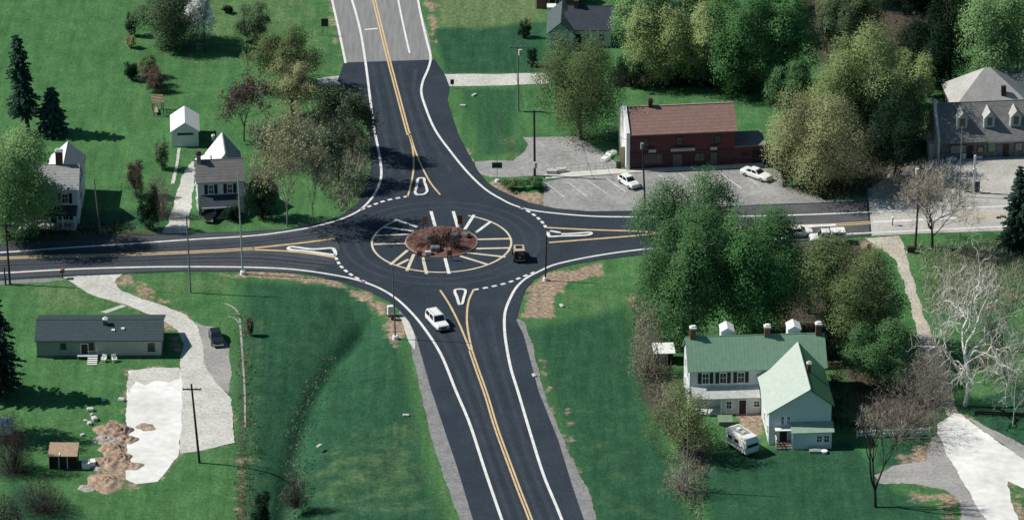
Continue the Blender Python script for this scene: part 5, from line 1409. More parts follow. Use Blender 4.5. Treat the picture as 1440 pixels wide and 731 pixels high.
MB().tube((0, 0, 0), (0, 0, 1.0), .07, n=8).build('post', POLEDK, p); MB().tube((-.02, 0, .9), (-.02, 0, 1.3), .22, .22, 10).build('reflector', WHITE, p)
for px, py, lb, m in ((88, 391, 'reddish mailbox on a post at the mouth of the gravel drive', RUST), (1222, 357, 'dark brown mailbox on a post beside the dirt track mouth', DARKWOOD)):
    p = thing('mailbox', lb, 'mailbox', G(px, py)); MB().box(-.06, -.06, 0, .06, .06, 1.0).build('post', DARKWOOD, p)
    MB().prism([(-.3, 0), (.3, 0), (.3, .3), (.18, .48), (-.18, .48), (-.3, .3)], 'y', -.4, .4).build('box_body', m, p).location = (0, 0, 1.0)
p = thing('utility_box', 'dark brown utility box at the foot of the leaning pole', 'utility box', G(1281, 355)); MB().box(-.55, -.35, .1, .55, .35, 1.0).build('cabinet', mat('brown_cabinet', (.06, .03, .025), .6, scale=2), p, .04); MB().box(-.65, -.45, 0, .65, .45, .098).build('plinth', CONC, p)
p = thing('traffic_cabinet', 'white signal cabinet on the sandy verge left of the white estate car', 'cabinet', G(549, 443), rad(15))
MB().box(-.4, -.3, .15, .4, .3, 1.5).build('cabinet', WHITE, p, .03); MB().box(-.5, -.4, 0, .5, .4, .147).build('plinth', DARKWOOD, p); MB().box(-.3, -.33, .3, .3, -.303, 1.3).build('door', WHITE, p)
p = thing('barrel', 'dark round barrel behind the white signal cabinet', 'barrel', G(553, 449)); MB().tube((0, 0, 0), (0, 0, .9), .35, n=14).build('drum', DARKWOOD, p); MB().tube((0, 0, .9), (0, 0, .95), .36, n=14).build('lid', RUST, p)
for q, (top, base, lb) in enumerate((((595, 304), (598, 326), 'rusty brown board on posts at the upper left rim of the mulch mound'), ((645, 303), (647, 325), 'rusty brown board on posts at the upper right rim of the mulch mound'), ((590, 353), (590, 366), 'low rusty brown board at the lower left rim of the mulch mound'), ((632, 352), (632, 366), 'low rusty brown board at the lower right rim of the mulch mound'))):
    B = G(*base); s = scale_at(B); h = (base[1] - top[1]) / s / math.cos(PITCH)
    p = thing('warning_board', lb, 'sign', B, rad(8 * q - 12), group='brown boards round the central island')
    for sx in (-.3, .3): MB().box(sx - .04, -.04, 0, sx + .04, .04, h).build('post', DARKWOOD, p)
    MB().box(-.36, -.1, h * .5, .36, -.042, h + .1).build('panel', RUST, p)
o = MB().box(-.45, -.3, -.05, .45, .3, .5).build('stone', ROCK, None, .12); o.location = G(602, 357, .25); tag(o, 'white stone on the near edge of the mulch mound', 'stone')
for q, (px, py, s_, lb) in enumerate(((612, 351, .9, 'largest dark boulder on the front of the mulch mound'), (640, 333, .8, 'dark boulder on the right side of the mulch mound'), (655, 331, .7, 'dark boulder at the right rim of the mulch mound'), (603, 335, .6, 'grey boulder on the left side of the mulch mound'))):
    o = MB().box(-.8, -.6, -.2, .8, .6, .7).build('boulder', STONE, None, .28); o.location = G(px, py, .4); o.scale = (s_, s_, s_); o.rotation_euler = (0, 0, q * 1.3); tag(o, lb, 'boulder', 'boulders on the central mound')

# birdhouse pole near the forest edge
p = thing('bird_house', 'white bird house on a white post at the forest edge', 'bird house', G(943, 106))
MB().box(-.09, -.09, 0, .09, .09, 2.3).build('post', WHITE, p); MB().prism([(-.42, 0), (.42, 0), (.42, .75), (0, 1.15), (-.42, .75)], 'y', -.4, .4).build('box_body', WHITE, p).location = (0, 0, 2.3)

# fences by the farm
def picket(name, p0, p1, label, h, n, material, rails=(.4, .85), cat='fence', solid=None):
    a, b = G(*p0), G(*p1); dv = b - a
    f = thing(name, label, cat, a)
    for k in range(n): p = dv * k / (n - 1); box('post', material, f, p.x - .07, p.y - .07, 0, p.x + .07, p.y + .07, h)
    M = Matrix.Rotation(math.atan2(dv.y, dv.x), 4, 'Z')
    for z_ in rails: MB().box(0, -.13, z_ * h - .13, dv.length, -.075, z_ * h + .13, M).build('rail', material, f)
    return f
picket('board_fence', (1205, 615), (1307, 611), 'white board fence crossing the lawn right of the farmhouse', 1.1, 9, WHITE)
picket('garden_wall', (1157, 518), (1183, 517), 'short tan wooden fence joining the right end of the farmhouse', 1.1, 4, TANWOOD)
picket('board_fence', (1291, 543), (1324, 541), 'short white board fence behind the bare brush', 1.0, 4, WHITE)
picket('board_fence', (1371, 583), (1445, 586), 'dark wooden rail in the lawn shadow at the right edge', .7, 7, DARKWOOD)
o = thing('concrete_slab', 'green grey slab beside the farmhouse lean-to', 'slab', G(1146, 635)); MB().box(-.75, -.5, 0, .75, .5, .4).build('slab', mat('green_grey_concrete', (.22, .3, .24), .8, scale=2, col2=(.3, .38, .31)), o, .03); MB().box(-.3, -.2, .402, .3, .2, .44).build('hatch', STEEL, o)
o = thing('round_tub', 'round white tub on the grass right of the green grey slab', 'tub', G(1159, 636)); MB().tube((0, 0, 0), (0, 0, .35), .38, .45, 16).build('tub_body', WHITE, o); MB().tube((0, 0, .352), (0, 0, .38), .46, .4, 16).build('lid', WHITE, o)
o = thing('hutch', 'pale green lidded wooden hutch left of the farmhouse porch door', 'hutch', G(1017, 596), rad(3)); box('hutch_body', WOOD, o, -.6, -.45, 0, 1.1, .6, .75); MB().slab([(-.75, -.6, .82), (1.25, -.6, .82), (1.25, .75, 1.05), (-.75, .75, 1.05)], .07).build('lid', mat('green_lid', (.14, .22, .13), .7, scale=2, col2=(.22, .3, .2)), o); box('trim', WHITE, o, -.7, -.66, .66, 1.2, -.605, .8)
for q, (px, py, lb) in enumerate(((1114, 628, 'white crate left of the farmhouse lean-to corner'), (1121, 629, 'white crate against the farmhouse lean-to corner'))):
    o = thing('storage_box', lb, 'box', G(px, py), 0, group='white crates by the farmhouse'); MB().box(-.28, -.25, 0, .28, .25, .65).build('box_body', WHITE, o, .03); MB().box(-.31, -.28, .652, .31, .28, .72).build('lid', CONC, o)

# ------------------------------------------------------------------ vehicles
def vehicle(name, label, cat, px, heading, paint, stations, cabin=None, wheels=(1.35, -1.35, .78, .33), group=None, glass=True, roofm=None, extra=None, z=ZR + .012):
    B = G(px[0], px[1], z)
    v = thing(name, label, cat, B, math.atan2(heading[1], heading[0]), group)
    mb = MB(); n = 8; vs = []
    for x, hw, z0, z1 in stations:
        vs += [(x, -hw * .9, z0), (x, -hw, z0 + .18), (x, -hw, z1 - .16), (x, -hw * .88, z1), (x, hw * .88, z1), (x, hw, z1 - .16), (x, hw, z0 + .18), (x, hw * .9, z0)]
    fs = []
    for i in range(len(stations) - 1):
        for k in range(n): fs.append((i * n + k, i * n + (k + 1) % n, (i + 1) * n + (k + 1) % n, (i + 1) * n + k))
    fs += [tuple(range(n)), tuple(range(len(vs) - 1, len(vs) - n - 1, -1))]
    body = mb.add(vs, fs).build('body', paint, v)
    xr, xf = stations[0][0], stations[-1][0]; hw = max(s[1] for s in stations)
    if cabin:
        xb0, xb1, xt0, xt1, w0, w1, zb, zt = cabin
        c = [(xb0, -w0, zb), (xb1, -w0, zb), (xb1, w0, zb), (xb0, w0, zb), (xt0, -w1, zt), (xt1, -w1, zt), (xt1, w1, zt), (xt0, w1, zt)]
        MB().add(c, [(0, 1, 5, 4), (1, 2, 6, 5), (2, 3, 7, 6), (3, 0, 4, 7), (4, 5, 6, 7)]).build('cabin', roofm or paint, v)
        c = [Vector(q) for q in c]
        def pane(nm, i, j, k, l_, u0, u1, t0, t1, off):
            def P(u, t): 
                lo = c[i].lerp(c[j], u); hi = c[l_].lerp(c[k], u); return lo.lerp(hi, t)
            q = [P(u0, t0), P(u1, t0), P(u1, t1), P(u0, t1)]
            nn = (q[1] - q[0]).cross(q[3] - q[0]).normalized() * off
            MB().add([p + nn for p in q] + [p - nn for p in q], [(0, 1, 2, 3), (4, 7, 6, 5), (0, 4, 5, 1), (1, 5, 6, 2), (2, 6, 7, 3), (3, 7, 4, 0)]).build(nm, GLASS, v)
        if glass:
            pane('windshield', 1, 2, 6, 5, .06, .94, .05, .92, .02); pane('rear_window', 3, 0, 4, 7, .1, .9, .2, .88, .02)
            for (a, b_, d_, e) in ((0, 1, 5, 4), (2, 3, 7, 6)):
                pane('side_window', a, b_, d_, e, .07, .46, .12, .9, .02); pane('side_window', a, b_, d_, e, .52, .92, .12, .9, .02)
        box('roof_trim', roofm or paint, v, xt0 + .05, -w1 + .06, zt + .002, xt1 - .05, w1 - .06, zt + .03)
    fx, rx, wy, wr = wheels
    for x in (fx, rx):
        for s_ in (-1, 1):
            t = MB().tube((x, s_ * (wy - .11), wr), (x, s_ * (wy + .11), wr), wr, n=18).build('wheel', RUBBER, v)
            MB().tube((x, s_ * (wy + .111), wr), (x, s_ * (wy + .13), wr), wr * .6, n=14).build('rim', CHROME, t)
    zl = stations[-1][3] - .22
    for s_ in (-1, 1):
        box('headlight', CLEARLENS, v, xf + .003, s_ * hw * .68 - .16, zl - .08, xf + .05, s_ * hw * .68 + .16, zl + .08)
        box('tail_light', REDLENS, v, xr - .05, s_ * hw * .75 - .12, zl - .06, xr - .003, s_ * hw * .75 + .12, zl + .14)
    box('bumper', CHROME, v, xf + .003, -hw * .92, .38, xf + .12, hw * .92, .56); box('bumper', CHROME, v, xr - .12, -hw * .92, .38, xr - .003, hw * .92, .56)
    box('grille', BLACK, v, xf + .003, -hw * .46, zl - .12, xf + .035, hw * .46, zl + .06)
    return v
car_st = lambda L, hw, zh, zd: [(-L / 2, hw * .88, .34, zd - .06), (-L / 2 + .25, hw * .97, .28, zd), (-L * .2, hw, .24, zd + .03), (L * .15, hw, .24, zd + .02), (L / 2 - .6, hw * .97, .26, zh), (L / 2 - .1, hw * .9, .32, zh - .08), (L / 2, hw * .85, .36, zh - .18)]
v = vehicle('estate_car', 'boxy white estate car leaving the roundabout towards the viewer', 'car', (615, 457), (.40, -.92), CARWHITE, [(-2.35, .86, .38, 1.05), (-2.2, .92, .32, 1.08), (-.5, .93, .3, 1.08), (.8, .93, .3, 1.06), (2.1, .91, .32, 1.02), (2.3, .88, .38, .92)], (-2.3, .95, -2.15, .40, .88, .74, 1.06, 1.78), (1.45, -1.4, .80, .36))
rr_ = MB()
for s_ in (-.55, .55): rr_.tube((-1.9, s_, 1.86), (.2, s_, 1.86), .03, n=6); rr_.tube((-1.8, s_, 1.78), (-1.8, s_, 1.86), .03, n=6); rr_.tube((.1, s_, 1.78), (.1, s_, 1.86), .03, n=6)
rr_.build('roof_rack', CHROME, v)
v = vehicle('off_road_car', 'black open off road car with tan roof frame circling the roundabout', 'car', (729.5, 362), (-.08, 1.0), CARBLK, [(-1.8, .78, .45, 1.05), (-1.5, .82, .4, 1.08), (.3, .82, .4, 1.08), (.5, .74, .42, 1.05), (1.7, .68, .45, .98), (1.8, .66, .5, .9)], (-1.75, .55, -1.7, .35, .78, .70, 1.06, 1.78), (1.25, -1.2, .78, .38), roofm=CARBLK)
rf = MB().box(-1.72, -.74, 1.81, -.9, .74, 1.88).box(-.9, -.74, 1.81, .38, -.48, 1.88).box(-.9, .48, 1.81, .38, .74, 1.88).box(.1, -.48, 1.81, .38, .48, 1.88).build('canvas_top', TANTOP, v)
MB().tube((-1.95, 0, .95), (-1.86, 0, .95), .36, n=18).build('spare_wheel', RUBBER, v); MB().tube((-1.97, 0, .95), (-1.952, 0, .95), .2, n=14).build('wheel_cover', CHROME, v)
vehicle('hatchback', 'white hatchback parked alone in the left half of the parking lot', 'car', (884, 260), (.52, -.85), CARWHITE, car_st(3.9, .82, .92, .95), (-1.85, .85, -1.35, .15, .76, .6, .93, 1.42), (1.2, -1.2, .72, .31), z=.04)
vehicle('saloon_car', 'long white saloon car with dark windows parked at the right end of the parking lot', 'car', (1063.5, 249), (.76, -.65), CARWHITE, car_st(4.9, .90, .90, .95), (-1.7, 1.0, -1.0, .25, .82, .62, .93, 1.38), (1.5, -1.45, .80, .32), z=.04)
vehicle('dark_car', 'dark navy car parked on the grey strip beside the gravel drive', 'car', (304, 479), (.18, -1), CARDARK, car_st(4.4, .86, .95, .98), (-1.9, .9, -1.4, .2, .80, .64, .95, 1.42), (1.4, -1.35, .76, .32), z=.03)
vehicle('dark_car', 'dark car with pale windscreen parked before the white house with black shutters', 'car', (299, 306), (-.25, -1), CARBLK, car_st(4.2, .84, .95, .98), (-1.8, .8, -1.3, .2, .78, .62, .95, 1.42), (1.3, -1.25, .74, .31), z=.02)
vehicle('hatchback', 'white car half hidden by leaves on the right hand road, the left of two', 'car', (1124, 331), (1, .1), CARWHITE, car_st(3.9, .82, .92, .95), (-1.85, .85, -1.35, .15, .76, .6, .93, 1.42), (1.2, -1.2, .72, .31))
v = vehicle('pickup_truck', 'white pickup truck with white canopy on its bed, parked on the right hand road', 'truck', (1163, 340), (-1, -.06), CARWHITE, [(-2.6, .88, .45, 1.05), (-2.4, .94, .4, 1.08), (.4, .94, .38, 1.1), (.9, .94, .38, 1.1), (2.2, .92, .4, 1.05), (2.5, .86, .45, .92)], (-.4, 1.35, -.3, .8, .88, .74, 1.08, 1.85), (1.65, -1.6, .82, .38))
MB().box(-2.55, -.9, 1.1, -.5, .9, 1.95).build('bed_canopy', WHITE, v, .07)
box('side_window', GLASS, v, -2.2, -.935, 1.35, -.9, -.904, 1.75); box('side_window', GLASS, v, -2.2, .904, 1.35, -.9, .935, 1.75)

# camper on the lawn
v = thing('camper_van', 'white camper van with grey roof panel parked on the lawn before the farmhouse', 'camper', G(1043, 631), math.atan2(-.86, .56))
MB().add([(-2.3, -1.05, .5), (2.3, -1.05, .5), (2.3, 1.05, .5), (-2.3, 1.05, .5), (-2.4, -1.05, 2.0), (2.45, -1.05, 2.0), (2.45, 1.05, 2.0), (-2.4, 1.05, 2.0), (-2.1, -.98, 2.65), (2.1, -.98, 2.65), (2.1, .98, 2.65), (-2.1, .98, 2.65)],
    [(3, 2, 1, 0), (0, 1, 5, 4), (1, 2, 6, 5), (2, 3, 7, 6), (3, 0, 4, 7), (4, 5, 9, 8), (5, 6, 10, 9), (6, 7, 11, 10), (7, 4, 8, 11), (8, 9, 10, 11)]).build('body', CARWHITE, v, .06)
MB().box(-1.75, -.72, 2.653, .9, .72, 2.72).build('roof_panel', mat('grey_roof_coating', (.20, .23, .21), .8, scale=1.2, col2=(.36, .38, .35), fine=(3, .3)), v)
MB().box(-.9, -.3, 2.723, -.4, .2, 2.9).build('roof_vent', WHITE, v); MB().box(.2, -.25, 2.723, .65, .2, 2.82).build('roof_vent', CONC, v)
for s_ in (-1, 1):
    y0, y1 = (s_ * 1.0, s_ * 1.075); box('stripe', mat('grey_stripe', (.15, .16, .17), .5, scale=2), v, -2.2, min(y0, y1), 1.02, 2.2, max(y0, y1), 1.2)
    for xx in (-1.7, -.2): box('side_window', GLASS, v, xx, min(y0, y1) - .004, 1.4, xx + .9, max(y0, y1) + .004, 1.85)
    for x in (1.4, -1.35):
        t = MB().tube((x, s_ * .82, .36), (x, s_ * 1.04, .36), .36, n=16).build('wheel', RUBBER, v); MB().tube((x, s_ * 1.041, .36), (x, s_ * 1.06, .36), .2, n=12).build('rim', CHROME, v)
box('windshield', GLASS, v, 2.36, -.85, 1.42, 2.49, .85, 1.85); box('rear_window', GLASS, v, -2.44, -.6, 1.4, -2.3, .6, 1.85)
box('bumper', CHROME, v, 2.32, -1.0, .45, 2.5, 1.0, .62); box('bumper', CHROME, v, -2.5, -1.0, .45, -2.32, 1.0, .62)
for s_ in (-1, 1): box('headlight', CLEARLENS, v, 2.33, s_ * .75 - .15, .85, 2.44, s_ * .75 + .15, 1.05); box('tail_light', REDLENS, v, -2.44, s_ * .8 - .1, .9, -2.33, s_ * .8 + .1, 1.15)

# ------------------------------------------------------------------ overhead wires
def wire(a, b, sag, label):
    P = [Vector(a).lerp(Vector(b), i / 16) - Vector((0, 0, sag * 4 * (i / 16) * (1 - i / 16))) for i in range(17)]
    m = MB()
    for p, q in zip(P[:-1], P[1:]): m.tube(p, q, .024, n=4, caps=False)
    o = m.build('overhead_wire', BLACK, None); tag(o, label, 'wire', 'overhead wires between the poles')
def top_of(top, base):
    B = G(*base); s = scale_at(B); h = (base[1] - top[1]) / s / math.cos(PITCH); return B + Vector(((top[0] - base[0]) / s, 0, h))
a = top_of((751, 156), (752, 247)); b = top_of((728, 66), (729, 156)); c = top_of((902.5, 200), (907, 288)); d = top_of((1290, 233), (1287, 350))
wire(a + Vector((-1.4, 0, -.1)), b + Vector((-1.1, 0, -.1)), .6, 'wire on the left arms of the two crossarm poles beyond the old lot'); wire(a + Vector((1.4, 0, -.1)), b + Vector((1.1, 0, -.1)), .6, 'wire on the right arms of the two crossarm poles beyond the old lot')
wire(a + Vector((1.0, 0, -.1)), c, .7, 'wire from the crossarm pole on the old lot to the pole before the brick building')
wire(c, d, 1.2, 'long wire from the brick building pole to the leaning pole on the right')
e = top_of((265.5, 302), (268, 411)); f = top_of((12, 312), (14, 399))
wire(e + Vector((0, 0, -.3)), f + Vector((0, 0, -.4)), .9, 'wire along the left road between the far left pole and the thin grey pole')

# ------------------------------------------------------------------ trees, left side
conifer((4, 48, 54, 182), 186, 'tall dark pine with ragged crown at the upper left', 'pine', bx=40, ragged=.45, lean=-.08, skirt=.2, power=.42)
conifer((52, 122, 96, 186), 187, 'short broad blue green spruce beside the tall dark pine', 'spruce', ragged=.3, skirt=.03, power=.55)
conifer((-38, 408, 40, 560), 556, 'big dark spruce cut by the left edge beside the low house', 'pine', bx=-4, ragged=.35, power=.5)
conifer((1398, 232, 1462, 352), 350, 'dark spruce cut by the right edge beside the road', 'pine', ragged=.4, skirt=.05)
leaf_tree((-50, 186, 84, 326), 336, 'light', 'large spreading tree in fresh leaf at the left edge before a white house', n=15000, lobes=16, leaf=.40, bark=DKBARK, bx=10)
leaf_tree((192, -22, 290, 66), 64, 'dusky', 'wide multi stemmed willow with grey green leaves beyond the lawn', n=9000, lobes=14, leaf=.34, shell=.5, twiggy=3, twigmat=GREYTWIG)
leaf_tree((262, -34, 306, 46), 72, 'blossom', 'white blossoming tree beside the grey green willow', n=3600, lobes=7, leaf=.3, bx=288, shell=.4, twiggy=4, twigmat=GREYTWIG)
leaf_tree((330, 6, 382, 58), 58, 'dusky', 'round dusky green bush tree right of the blossom tree', n=3500, lobes=8, leaf=.3)
leaf_tree((345, 40, 452, 112), 124, 'olive', 'broad thin leaved olive tree left of the far road', n=7000, lobes=12, leaf=.30, shell=.35, twiggy=4, twigmat=GREYTWIG)
shrub((394, 48, 422, 78), 80, 'dusky', 'dark rounded bush under the thin leaved olive tree', 1200)
bare_tree((303, 96, 384, 190), 198, 'bare tree with reddish twigs left of the taller grey one', BARK, PINKTWIG, levels=5, kids=(5, 4, 3, 3, 3), twigs=7, twig_len=.9, fol='brown', nleaf=2200)
leaf_tree((372, 88, 452, 150), 162, 'taupe', 'budding olive tree between the bare trees', n=4000, lobes=10, leaf=.28, shell=.3, twiggy=5, twigmat=GREYTWIG)
bare_tree((350, 132, 452, 272), 318, 'tall bare grey tree with fan of pale twigs above the white house', GREYBARK, GREYTWIG, bx=404, levels=5, kids=(6, 4, 4, 3, 3), twigs=7, twig_len=1.0, twig_w=.06, trunk=.32, r0=.32, fol='taupe', nleaf=3500)
bare_tree((405, 185, 470, 280), 314, 'slimmer bare grey tree right of the tall grey one', GREYBARK, GREYTWIG, bx=440, levels=5, kids=(5, 4, 3, 3, 3), twigs=6, r0=.22, fol='taupe', nleaf=900)
for q, (px, base, lb) in enumerate((((430, 110, 496, 200), 215, 'dark leafless tree in the shady clump left of the far road, upper one'), ((462, 118, 528, 215), 226, 'dark leafless tree leaning over the far road edge'), ((440, 165, 512, 255), 262, 'dark leafless tree low in the shady clump left of the far road'))):
    bare_tree(px, base, lb, DKBARK, DKTWIG, levels=5, kids=(5, 4, 4, 3, 3), twigs=6, twig_w=.06, group='dark trees left of the far road', fol='dusky', nleaf=2600)
shrub((176, 18, 195, 50), 50, 'dark', 'small dark upright shrub on the edge of the lawn, highest of the row', 900, name='shrub')
shrub((176, 50, 193, 66), 67, 'taupe', 'small tan shrub just below the dark upright one', 500)
shrub((174, 89, 196, 111), 112, 'dark', 'dark round shrub left of the bronze ones', 1100)
shrub((193, 77, 222, 106), 108, 'olive', 'olive shrub topmost in the bronze clump', 1200)
shrub((198, 92, 226, 118), 120, 'brown', 'bronze shrub in the middle of the lawn clump', 1100)
shrub((206, 102, 232, 128), 129, 'brown', 'bronze shrub lowest in the lawn clump', 1000)
shrub((312, 8, 328, 18), 18.5, 'dark', 'small dark clipped bush alone on the far lawn', 500)
shrub((178, 226, 206, 274), 276, 'brown', 'bronze upright cypress on the lawn between the white houses', 2000, lobes=5)
shrub((192, 262, 228, 322), 322, 'dark', 'dark upright evergreen beside the gravel drive of the white house', 2600)
shrub((216, 196, 240, 236), 237, 'dusky', 'small dusky bush on the lawn below the garage', 1100)
brush((202, 240, 246, 300), 302, 'low bare bush with reddish twigs behind the dark evergreen', PINKTWIG, 2244)
shrub((345, 245, 392, 305), 306, 'dark', 'dark bush against the right side of the white house', 2600)
shrub((278, 292, 296, 304), 306, 'dark', 'small dark bush at the left porch corner', 500)
shrub((314, 288, 340, 308), 309, 'dark', 'dark bush under the porch beside the parked car', 900)
bare_tree((340, 210, 400, 300), 308, 'bare brownish tree behind the dark bush beside the white house', DKBARK, GREYTWIG, levels=4, twigs=6)
thicket('undergrowth', [(345, 180), (470, 160), (520, 200), (515, 270), (480, 300), (430, 240), (380, 250)], 'tangled dry undergrowth beneath the bare trees left of the far road', 4200, 1.6, GREYTWIG, 'dusky', 3500, 3)
thicket('undergrowth', [(0, 318), (60, 322), (180, 312), (190, 322), (120, 330), (0, 338)], 'dry leaf litter and stems along the shaded left road', 900, .7, DKTWIG, 'dark', 700, 4)

# lower left
brush((-10, 570, 48, 655), 662, 'bare grey brush at the left edge above the tan roofed shed', DKTWIG, 4190)
brush((15, 672, 100, 712), 716, 'low bare purple brush below the tan roofed shed', DKTWIG, 2890)
brush((-25, 690, 40, 760), 764, 'low dark brush in the lower left corner', DKTWIG, 3867, fol='dark', nleaf=900)
leaf_tree((-110, 440, -30, 600), 610, 'dark', 'dark tree beyond the left edge that shades the yard', n=6000, lobes=10)
wb = thing('white_trailer', 'white panelled trailer cut by the left edge', 'trailer', G(-6, 610)); MB().box(-1.6, -1, .4, 2.3, 1.1, 2.0).build('box_body', WHITE, wb, .05); 
for x in (-.6, .4):
    for y in (-.95, 1.05): MB().tube((x, y - .08, .32), (x, y + .08, .32), .32, n=14).build('wheel', RUBBER, wb)
MB().tube((2.3, 0, .45), (3.3, 0, .4), .06, n=6).build('tow_bar', STEEL, wb)
shrub((346, 448, 358, 470), 471, 'brown', 'small bronze bush at the hedge row beside the drain channel', 500)
shrub((356, 690, 384, 748), 748, 'dark', 'dark shrub added in place of a shadow at the bottom edge beside the ditch', 2200, lobes=5)  # dark leaves put where only a cast shadow lies
brush((395, 655, 436, 706), 712, 'low bare bush added in place of a dark shadow patch in the ditch', DKTWIG, 1777)  # dark twigs stand in for a blotch of tree shadow
thicket('undergrowth', [(332, 440), (346, 440), (356, 600), (362, 745), (326, 745), (336, 620)], 'dry stems along the hedge row between drive and field', 260, .4, PINKTWIG, 'olive', 500, 5)
thicket('undergrowth', [(460, 500), (476, 505), (440, 560), (428, 620), (430, 700), (420, 745), (385, 745), (400, 680), (412, 600), (432, 540)], 'dry grass and stems along the ditch', 260, .4, GREYTWIG, 'dusky', 450, 6)

# far side, upper middle and forest
leaf_tree((756, 52, 878, 190), 196, 'olive', 'tall olive tree with thin crown before the slate roofed cottage', n=13000, lobes=15, leaf=.30, shell=.42, twiggy=4, twigmat=GREYTWIG)
shrub((728, 28, 748, 52), 53, 'dark', 'small dark round shrub left of the slate roofed cottage, upper one', 800)
shrub((741, 68, 757, 93), 94, 'dark', 'small dark upright shrub by the drive left of the slate roofed cottage', 800)
leaf_tree((862, -22, 950, 74), 100, 'light', 'pale green tree right of the slate roofed cottage', n=7000, lobes=12, leaf=.38)
leaf_tree((878, 16, 972, 112), 120, 'yellow', 'yellow green tree low at the forest front', n=8000, lobes=12, leaf=.36)
leaf_tree((930, 6, 1022, 108), 118, 'yellow', 'yellow green tree at the forest front above the bird house', n=8000, lobes=12, leaf=.36)
leaf_tree((985, -8, 1098, 122), 128, 'vivid', 'vivid green tree at the forest front behind the brick building', n=11000, lobes=14, leaf=.38)
leaf_tree((1050, -14, 1152, 118), 124, 'vivid', 'large vivid green tree at the forest front, right of the other vivid one', n=11000, lobes=14, leaf=.38)
leaf_tree((1076, 84, 1142, 162), 168, 'mid', 'mid green bushy tree left of the round yellow green tree', n=5000, lobes=9, leaf=.34)
leaf_tree((1128, 42, 1270, 178), 206, 'yellow', 'largest billowing yellow green tree in the forest', n=15000, lobes=18, leaf=.36)
leaf_tree((1072, 134, 1220, 268), 268, 'taupe', 'round budding tan green tree at the end of the parking lot', n=13000, lobes=18, leaf=.32, shell=.62, twiggy=2, twigmat=GREYTWIG, bark=DKBARK, bx=1152)
leaf_tree((1254, 74, 1322, 134), 150, 'yellow', 'small yellow green tree right of the largest billowing one', n=4000, lobes=8, leaf=.34)
leaf_tree((1236, 112, 1312, 192), 206, 'olive', 'olive green tree left of the stone store', n=5500, lobes=10, leaf=.34)
bare_tree((1246, 16, 1316, 96), 112, 'bare reddish brown tree deep in the forest', DKBARK, PINKTWIG, levels=5, kids=(5, 4, 4, 3, 3), twigs=6, twig_w=.07, fol='brown', nleaf=2600)
bare_tree((1140, 10, 1190, 60), 90, 'bare purple brown tree behind the largest billowing tree', DKBARK, PINKTWIG, levels=5, kids=(5, 4, 4, 3, 3), twigs=6, twig_w=.07, fol='brown', nleaf=1800)
leaf_tree((1140, -50, 1250, 50), 80, 'olive', 'brownish olive tree at the top edge behind the billowing tree', n=8000, lobes=12, leaf=.36)
leaf_tree((1300, -30, 1372, 90), 110, 'dark', 'dark green tree left of the big pale green one', n=6500, lobes=11, leaf=.4)
leaf_tree((1338, -26, 1475, 122), 130, 'light', 'big pale green tree at the upper right corner', n=14000, lobes=16, leaf=.40)
leaf_tree((1240, -60, 1330, 24), 40, 'dark', 'dark green tree at the top edge, right of the brownish olive one', n=6000, lobes=10, leaf=.42)
leaf_tree((1262, 34, 1350, 118), 136, 'dark', 'dark green tree behind the small yellow green tree, deep in the forest', n=6000, lobes=11, leaf=.4)
leaf_tree((1150, -6, 1222, 70), 96, 'dusky', 'dusky tree between the bare purple brown tree and the billowing one', n=5000, lobes=10, leaf=.36)
for q, (px, base, f_, lb) in enumerate((((830, -70, 930, 10), 20, 'mid', 'mid green tree cut by the top edge above the pale green tree'), ((940, -70, 1030, 20), 34, 'olive', 'olive tree cut by the top edge above the bird house'), ((1030, -80, 1130, 6), 20, 'mid', 'mid green tree cut by the top edge above the vivid trees'), ((1370, -80, 1480, -4), 10, 'mid', 'mid green tree beyond the upper right corner'), ((1180, -90, 1260, -10), 6, 'dark', 'dark tree cut by the top edge in the deep forest'))):
    leaf_tree(px, base, f_, lb, n=5500, lobes=10, leaf=.42)
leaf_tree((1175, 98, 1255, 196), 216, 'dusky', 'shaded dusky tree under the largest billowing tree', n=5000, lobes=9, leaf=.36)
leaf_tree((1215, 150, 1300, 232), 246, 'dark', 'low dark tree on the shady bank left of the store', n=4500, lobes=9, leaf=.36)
shrub((862, 82, 912, 118), 122, 'dark', 'dark thicket bush at the forest foot right of the tall olive tree', 2200)
shrub((956, 76, 1010, 118), 121, 'dusky', 'dusky bush right of the bird house', 2200)
shrub((1008, 92, 1050, 122), 124, 'brown', 'bronze bush under the vivid trees', 1500)
shrub((1092, 205, 1118, 262), 262, 'dark', 'dark upright bush behind the parked saloon car', 1500)
shrub((1140, 262, 1166, 274), 275, 'dark', 'low dark bush at the corner of the parking lot', 700)
thicket('undergrowth', [(1212, 270), (1245, 244), (1300, 228), (1312, 246), (1262, 280), (1222, 282)], 'low bare tan brush on the bank beside the store forecourt', 1300, 1.3, TANTWIG, 'taupe', 300, 13)
bare_tree((1238, 208, 1378, 330), 348, 'bare tree with wide fan of tan twigs at the roadside before the store', DKBARK, TANTWIG, bx=1311, levels=5, kids=(7, 5, 4, 3, 2), twigs=7, twig_len=1.0, twig_w=.055, trunk=.26, r0=.3, spread=.62)
thicket('undergrowth', [(862, 98), (1075, 100), (1075, 128), (1000, 122), (862, 124)], 'dark brambles along the forest foot behind the brick building', 2600, 1.3, DKTWIG, 'dark', 3000, 7)
thicket('undergrowth', [(1110, 240), (1215, 225), (1300, 190), (1306, 215), (1240, 250), (1215, 278), (1160, 278)], 'shady brambles between the parking lot and the store', 2600, 1.2, DKTWIG, 'dusky', 2200, 8)
shrub((735, 247, 766, 262), 264, 'mid', 'low green shrub row at the corner of the parking lot, right of the green sign', 1100)
shrub((704, 250, 738, 262), 265, 'olive', 'low grassy shrub beside the green road sign', 700)

